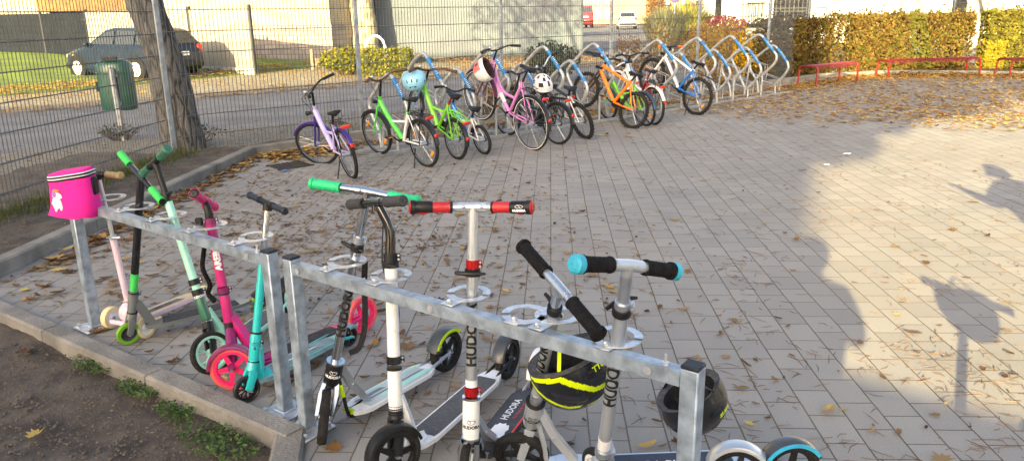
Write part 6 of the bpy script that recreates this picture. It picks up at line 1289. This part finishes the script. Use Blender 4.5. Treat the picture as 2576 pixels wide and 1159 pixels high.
# leaves under the hedges, along pavement, lawn and road edge
def scatter(poly,n,s0,s1,mbx,z=.0,zf=None,fn=None):
    xs=[p[0] for p in poly];ys=[p[1] for p in poly];k=0;t=0
    while k<n and t<n*30:
        t+=1; x=random.uniform(min(xs),max(xs));y=random.uniform(min(ys),max(ys))
        if not inpoly(x,y,poly) or (fn and random.random()>fn(x,y)): continue
        c=V((x,y,(zf(x,y) if zf else z)+random.random()*.02)); curled(mbx,c,random.uniform(s0,s1)); k+=1
P2=lambda *a:[(p.x,p.y) for p in a]
scatter(P2(fl(2.6,-.25),fl(14.9,-.2),fl(14.9,.8),fl(2.6,.5)),900,.04,.09,lv,.045)
scatter(P2(fl(14.9,-.2),fl(17,-1),V((12.4,18.3,0)),V((22,16,0)),V((22,18.5,0)),fl(19,.5)),2200,.06,.13,lb,.08)
scatter(P2(fl(-3,7),fl(16,7),fl(10,13),fl(7.9,12.9),fl(2.4,11),fl(-3,10)),2600,.06,.13,lb,.01,fn=lambda x,y:.25+.9*max(0,noise.noise(V((x*.5,y*.5,3)))+.2))
scatter(P2(fl(-3,6.5),fl(16,6.5),fl(16,7.3),fl(-3,7.3)),900,.06,.12,lb,.01)
scatter(P2(fl(-5,9.6),fl(2.6,11.3),fl(8,13.3),fl(8,15),fl(-5,12)),2600,.08,.17,lb,.03,zf=lambda x,y:.03+.02*max(0,y-18)*.4)
scatter(P2(fl(7.8,12.6),fl(13,13.6),V((-4.5,34,0)),V((-9,35,0))),1500,.09,.17,lb,.05,zf=lambda x,y:.04+.36*max(0,min(1,(y-25)/11)))
scatter(P2(fl(-14,9),fl(7,13.3),V((-9,34,0)),V((-30,33,0))),2000,.09,.17,lb,.05,zf=lambda x,y:.03+.42*max(0,min(1,(y-20)/14)))
scatter(P2(fl(11,8),fl(17,8),V((2,32,0)),V((-4,32,0))),2600,.08,.16,lb,.01)
scatter(P2(fl(-3,.05),fl(5,.05),fl(14,.1),fl(14,1.9),fl(-3,1.9)),1300,.04,.09,lv,.02)
scatter(P2(fl(-3,2),fl(16,2),fl(16,6.6),fl(-3,6.6)),260,.05,.1,lv,.0)
for m,nm in ((lv,'brown_leaf_litter'),(lb,'ochre_leaf_litter')):
    o=m.build(nm,smooth=0); tag(o,'fallen brown leaves scattered over paving, kerbs and pavement' if m is lv else 'bright ochre fallen leaves drifted along kerbs, benches and pavement','fallen leaves',kind='stuff')
tag(tw.build('twig_litter_on_paving',smooth=0),'thin brown twigs and leaf stalks scattered over the paving','twigs',kind='stuff')
# soil crumbs, pebbles and bits on the beds
cr=MB().use(mat('soil_crumb',(.16,.13,.10),.95,var=.4,scale=90,col2=(.05,.04,.03)))
for i in range(3400):
    if i<2400: g=gp(random.uniform(-50,760),random.uniform(830,1170)); z=-.035; ok=(g-FK0).dot(kn)>.12; s=random.uniform(.002,.008)
    else: g=gp(random.uniform(-20,640),random.uniform(385,690)); z=.075; ok=inpoly(g.x,g.y,[(p.x,p.y) for p in [KL[0]+V((-1,-1,0)),bed[0],bed[1],bed[2]]]+[(P0.x,P0.y),(-4.3,6.1),(-4.5,3.6)]); s=random.uniform(.004,.014)
    if not ok: continue
    cr.ball(V((g.x,g.y,z+random.random()*.01)),s,5,3,(random.uniform(.7,1.6),random.uniform(.7,1.4),.6))
tag(cr.build('soil_crumbs',smooth=0),'small soil crumbs and pebbles on the bare beds','crumbs',kind='stuff')
gr_=MB().use(leafmat('grass_blade',[(.05,.075,.02),(.10,.12,.03),(.19,.17,.07)],.3))
for i in range(9000):
    if i<5200:
        t=random.random(); px=lerp(-40,700,t); g=V((-4.0,9.1,0)).lerp(V((-4.5,3.6,0)),random.random()) + V((abs(random.gauss(0,.16))+.0,random.gauss(0,.05),0)); z=.05; L=random.uniform(.03,.13)
    else: g=fl(random.uniform(-6,13),random.choice((random.uniform(8.4,13),random.uniform(10,16)))); z=.03; L=random.uniform(.05,.13); 
    a=random.random()*2*pi; u=V((cos(a),sin(a),0)); p=V((g.x,g.y,z)); q=p+V((random.gauss(0,.3),random.gauss(0,.3),1))*L; gr_.add([p-u*.003,p+u*.003,q],[(0,1,2)],rn=random.random())
tag(gr_.build('grass_blades',smooth=0),'short thin grass along the left fence foot and the lawn edge','grass',kind='stuff')
# weeds beside the front kerb
for k,(px,py,w_,lab) in enumerate(((225,925,.26,'small clump of green weeds beside the front kerb, leftmost of four'),(335,985,.24,'green broad-leaved weeds beside the front kerb, second from the left'),(432,1045,.20,'green weeds beside the front kerb, third from the left'),(535,1120,.36,'largest clump of green weeds by the front kerb, nearest the bottom edge'))):
    c=gp(px,py,-.03)-kn*.02; e=empty('weed_clump',c,lab,'weed','green weeds along the front kerb'); m=MB().use(leafmat('weed_leaf',[(.03,.07,.02),(.06,.13,.03),(.10,.18,.05),(.14,.17,.05)],.25))
    for i in range(int(360*w_/.26)):
        r=random.random()**.6*w_*.5; a=random.random()*2*pi; d=kd*(cos(a)*r*1.25)+kn*(sin(a)*r*.55); leafquad(m,d+V((0,0,random.uniform(.0,.03))),random.uniform(.008,.026),V((random.gauss(0,.5),random.gauss(0,.5),1)))
    m.build('foliage',e,smooth=0)
# a few big single leaves close to the camera
for px,py,s,rn,mt,z,lab in ((66,885,.085,.25,litter,-.03,'red-brown jagged leaf lying on the dark soil at the left edge'),(88,1096,.075,.85,litterb,-.03,'pale ochre curled leaf on the dark soil near the bottom left'),(298,928,.045,.8,litterb,-.03,'small yellowish leaf among the weeds by the kerb'),(838,1128,.09,.15,mat('x',(0,0,0)) if 0 else litterb,.004,'reddish-brown maple leaf on the paving beside the chrome scooter wheel'),(150,678,.11,.9,litterb,.01,'big pale yellow maple leaf on the paving beside the long kerb'),(62,756,.06,.6,litterb,.004,'ochre leaf on the paving by the far post of the left stand'),(432,912,.075,.1,litter,.006,'dark brown crumpled leaf by the front kerb, behind the mint scooter wheel'),(560,957,.08,.95,litterb,.006,'pale yellow leaf below the magenta scooter wheel'),(2003,1190-15,.05,.9,litterb,.01,'greenish-yellow curled leaf right of the black helmet')):
    if lab.startswith('greenish'): px,py=1885,1065
    g=gp(px,py,z); m=MB().use(mt); maple(m,V((0,0,0)),s,rn,flat=.35); e=m.build('fallen_leaf'); e.location=g; tag(e,lab,'leaf')
# ================================================================== UNSEEN SHADE CASTERS BEHIND THE CAMERA
SD=V((.37,.93,0)); HB=19.9
C0=V((-4.12,-10.17,0))-SD*20+RU*.25; C1=C0-RU*44; bw=MB().use(plaster); e=empty('school_house',C0.lerp(C1,.5),'tall pale school house behind the camera','building'); lo=e.location.copy()
bw.prism([C0-lo,C1-lo,C1-SD*10-lo,C0-SD*10-lo],(0,0,HB)); bw.build('wall',e,smooth=0)
bw=MB().use(mat('roof_grey',(.12,.11,.11),.8)); bw.prism([V((p.x,p.y,HB)) for p in (C0-lo,C1-lo,C1-SD*10-lo,C0-SD*10-lo)],(0,0,.25)); bw.build('roof',e,smooth=0)
for r in range(6):
    for i in range(9):
        q=C0-RU*(3+i*4.6)-lo+V((-.667,.745,0))*.03; m=MB().use(glassd); m.rbox(q+V((0,0,1.9+r*3.3)),(2.2,.06,1.6),Matrix.Rotation(atan2(RU.y,RU.x),3,'Z'),.02); m.build('window',e)
# added shed, unseen, placed to shade the near right corner
m=MB().use(wood_:=mat('wood_boards',(.26,.13,.045),.6)); sh=V((-1.72,-6.25,0)); sdir=V((.74,-.67,0)).normalized(); m.prism([sh-sdir*4,sh+sdir*3.2,sh+sdir*3.2-SD*3,sh-sdir*4-SD*3],(0,0,2.83)); one(m,'added_shed','wooden flat-roofed shed added behind the camera to cast shade','shed')
# unseen trees behind the camera, crowns shaped to break up the far yard's sun
random.seed(5)
tb=V((-6.3,-14.5,0)); tree('tree','tall unseen autumn plane tree beside the school house, crown shaped to break the sun',[tb,tb+V((.1,0,2.5)),tb+V((.0,.2,5)),tb+V((.3,.1,9.2))],[.34,.28,.24,.15],plane,crown=[(tuple(tb+V((.55,0,7.5))),(.75,.8,.45),500),(tuple(tb+V((1.1,0,8.3))),(.8,1.2,.6),700),(tuple(tb+V((1.8,0,9.1))),(1.9,2.0,.85),2000),(tuple(tb+V((4.3,.3,9.6))),(2.2,2.2,.9),1600)],branches=[(tb+V((0,.2,6.6)),tb+V((1.5,.2,9.1)),.13),(tb+V((.1,.2,7.4)),tb+V((4,.5,9.5)),.13),(tb+V((0,.2,6.2)),tb+V((.6,0,7.6)),.06)],lm=autl,ls=.24,knobs=.02)
tb=V((6.0,-14.0,0)); tree('tree','second unseen autumn plane tree, farther to the right, crown shaped to break the sun',[tb,tb+V((.1,0,2.5)),tb+V((.0,.2,5)),tb+V((-.3,.1,9.2))],[.34,.28,.24,.15],plane,crown=[(tuple(tb+V((-4.6,0,9.7))),(2.3,2.2,1.0),1200),(tuple(tb+V((-1.6,.3,9.6))),(2.4,2.2,1.0),1300),(tuple(tb+V((1.3,.3,9.2))),(2.2,2.2,1.0),1200)],branches=[(tb+V((0,.2,7)),tb+V((-4,.2,9.5)),.13),(tb+V((.1,.2,7.4)),tb+V((1.6,.5,9.5)),.13)],lm=autl,ls=.24,knobs=.02)
def person(name,label,base,rot,arms,jacket,trousers,skin,hair,H=1.76,wide=1.):
    e=empty(name,base,label,'person',None,(0,0,rot)); k=H/1.76
    J=dict(pel=(0,0,.95),sp=(0,.01,1.12),ch=(0,.0,1.34),nk=(0,.0,1.49),hd=(0,.02,1.58),top=(0,.015,1.68))
    for s,n in ((-1,'l'),(1,'r')):
        J['hip'+n]=(s*.09,0,.90); J['kn'+n]=(s*.11,.02,.50); J['an'+n]=(s*.12,-.01,.10); J['toe'+n]=(s*.14,.13,.035); J['sh'+n]=(s*.18,0,1.40)
        el,wr=arms[n]; J['el'+n]=el; J['wr'+n]=wr
    Ed=[('pel','sp'),('sp','ch'),('ch','nk'),('nk','hd'),('hd','top')]+[x for n in 'lr' for x in (('pel','hip'+n),('hip'+n,'kn'+n),('kn'+n,'an'+n),('an'+n,'toe'+n),('ch','sh'+n),('sh'+n,'el'+n),('el'+n,'wr'+n))]
    R=dict(pel=.155*wide,sp=.14*wide,ch=.165*wide,nk=.062,hd=.088,top=.080)
    for n in 'lr': R.update({'hip'+n:.10,'kn'+n:.065,'an'+n:.045,'toe'+n:.040,'sh'+n:.075*wide,'el'+n:.050*wide*wide,'wr'+n:.032})
    for n in 'lr': # palm and five fingers
        w=V(J['wr'+n]); el=V(J['el'+n]); d=(w-el).normalized(); sd=d.cross(V((0,0,1))); sd=sd.normalized() if sd.length>.1 else V((1,0,0)); nm=d.cross(sd); J['pa'+n]=tuple(w+d*.055); R['pa'+n]=.028; Ed.append(('wr'+n,'pa'+n))
        for q,(o,l) in enumerate(((-.028,.058),(-.010,.072),(.010,.078),(.028,.07),)):
            a=w+d*.085+sd*o; b_=a+d*l*.5+nm*.008; c_=b_+d*l*.4+nm*.025
            for nm_,p in (('a',a),('b',b_),('c',c_)): J[f'f{n}{q}{nm_}']=tuple(p); R[f'f{n}{q}{nm_}']=.009
            Ed+= [('pa'+n,f'f{n}{q}a'),(f'f{n}{q}a',f'f{n}{q}b'),(f'f{n}{q}b',f'f{n}{q}c')]
        a=w+d*.04+sd*.04; b_=a+d*.04+sd*.02
        J[f't{n}a']=tuple(a);J[f't{n}b']=tuple(b_);R[f't{n}a']=.011;R[f't{n}b']=.009; Ed+=[('pa'+n,f't{n}a'),(f't{n}a',f't{n}b')]
    ks=list(J); me=bpy.data.meshes.new('b'); me.from_pydata([tuple(V(J[q])*k) for q in ks],[(ks.index(a),ks.index(b_)) for a,b_ in Ed],[]); o=bpy.data.objects.new('b',me); COL.objects.link(o); md=o.modifiers.new('s','SKIN'); 
    for i,q in enumerate(ks): r=R[q]*k; me.skin_vertices[0].data[i].radius=(r*(1.15 if q in('pel','ch','sp') else 1),r*(.75 if q in ('pel','ch','sp') else 1)); me.skin_vertices[0].data[i].use_root=(q=='pel')
    o.modifiers.new('u','SUBSURF').levels=2; dg=bpy.context.evaluated_depsgraph_get(); m2=bpy.data.meshes.new_from_object(o.evaluated_get(dg)); bpy.data.objects.remove(o); m2.name='body'
    for q in (jacket,trousers,skin,black): m2.materials.append(q)
    wl=[V(J['wrl'])*k,V(J['wrr'])*k]
    for f in m2.polygons:
        c=f.center; mi=0 if c.z>.92*k else 1
        if c.z<.09*k: mi=3
        if c.z>1.50*k and abs(c.x)<.14 or min((c-w).length for w in wl)<.12*k and True: mi=2
        f.material_index=mi; f.use_smooth=True
    b=bpy.data.objects.new('body',m2); COL.objects.link(b); b.parent=e
    h=MB().use(hair); vs=[]
    h.ball((0,-.012*k,1.655*k),.118*k,18,10,(.86,1.,1.)); 
    h.v=[v if not (v.y>.05*k and v.z<1.70*k) else V((v.x*.8,.03*k,v.z)) for v in h.v]; h.build('hair',e)
    f=MB().use(skin); f.ball((0,.105*k,1.60*k),.016,8,6,(.8,1.1,1.3)); 
    for s in (-1,1): f.ball((s*.088*k,.01,1.61*k),.022,8,6,(.4,.8,1.2))
    f.use(black)
    for s in (-1,1): f.ball((s*.032*k,.088*k,1.63*k),.009,8,6)
    f.use(mat('lips',(.4,.12,.1),.5)); f.ball((0,.092*k,1.555*k),.016,8,5,(1.3,.5,.4)); f.build('face',e)
    return e
skinm=mat('skin',(.55,.34,.25),.55,var=.05); hairm=mat('hair_brown',(.06,.035,.02),.6,var=.3,scale=60); jk=mat('jacket_blue',(.03,.05,.10),.85,var=.15,bump=.3,bs=60); tr_=mat('trousers_dark',(.03,.03,.035),.9,var=.15,bump=.3,bs=80)
person('person','person in a dark blue jacket holding up a phone, standing at the camera position',V((-.15,-.52,0)),0,dict(l=((-.30,.12,1.18),(-.12,.36,1.40)),r=((.30,.12,1.18),(.12,.36,1.40))),jk,tr_,skinm,hairm,1.82)
e=empty('phone',V((0,-.055,1.62)),'black phone held up in both hands by the photographer','phone'); m=MB().use(blackg); m.rbox((0,-.02,-.05),(.16,.008,.075),None,.003); m.build('case',e)
person('person','person in a dark blue jacket reaching forward, just beyond the right edge of the photo',V((2.80,2.42,0)),.5,dict(l=((-.34,.06,1.26),(-.44,.16,1.40)),r=((.28,-.05,1.14),(.30,.12,.92))),jk,tr_,skinm,hairm,1.70,1.35)
# a further scooter out of frame; its handlebar and helmet throw the round shadow on the sunlit paving
src=SC[8][0]; e=src.copy(); COL.objects.link(e); rz_=Matrix.Rotation(.9,3,'Z'); hp_=rz_@(SC[8][1]['P']-SC[8][1]['O']); e.location=V((1.53-hp_.x,1.46-hp_.y,0)); e.rotation_euler=(0,0,.9); e['label']='silver scooter standing outside the photo with a helmet on its bar'
for ch in src.children:
    c2=ch.copy(); COL.objects.link(c2); c2.parent=e
    for g2 in ch.children:
        c3=g2.copy(); COL.objects.link(c3); c3.parent=c2
text_dir=1
helmet('h','white helmet hanging on the scooter handlebar outside the photo',V((1.42,1.25,.85)),(-.2,-.5,-.9),(1,0,0),1.15,mat('helmet_white',(0,0,0)),vd,black,[(5,8,2,5),(9,12,5,9),(3,6,10,13),(8,11,30,34)])
# ================================================================== LIGHT, SKY, CAMERA
AZ=atan2(.37,.93)   # light travels towards (+.37,+.93)
SE=radians(16.1)
w=bpy.data.worlds.new('World'); S.world=w; w.use_nodes=True; nt=w.node_tree; bg=nt.nodes['Background']; sk=nd(nt,'ShaderNodeTexSky'); sk.sky_type='NISHITA'; sk.sun_disc=False; sk.sun_elevation=SE; sk.sun_rotation=AZ+pi; sk.air_density=.8; sk.dust_density=4.5; sk.ozone_density=1.
nt.links.new(sk.outputs[0],bg.inputs[0]); bg.inputs[1].default_value=.15
sl=bpy.data.lights.new('sun','SUN'); sl.energy=5.0; sl.angle=radians(.45); sl.color=(1,.85,.48); so=bpy.data.objects.new('sun',sl); COL.objects.link(so)
dv=V((.37*cos(SE)/1.0009,.93*cos(SE)/1.0009,-sin(SE))).normalized(); so.rotation_euler=dv.to_track_quat('-Z','Y').to_euler(); so.location=(-10,-25,12)
cd=bpy.data.cameras.new('camera'); co=bpy.data.objects.new('camera',cd); COL.objects.link(co); cd.sensor_width=36; cd.lens=36*FX/2576; cd.clip_end=1000; cd.clip_start=.05
M=Matrix.Identity(4)
for i in range(3): M[i][0]=CR[i]; M[i][1]=CU[i]; M[i][2]=-CF[i]; M[i][3]=CAM[i]
co.matrix_world=M; S.camera=co
S.render.engine='CYCLES'; S.cycles.max_bounces=6; S.cycles.diffuse_bounces=3; S.cycles.transparent_max_bounces=4
S.view_settings.view_transform='Standard'; S.view_settings.look='None'; S.view_settings.exposure=1.97
S.view_settings.use_white_balance=True; S.view_settings.white_balance_temperature=7350; S.view_settings.white_balance_tint=10; S.view_settings.gamma=1
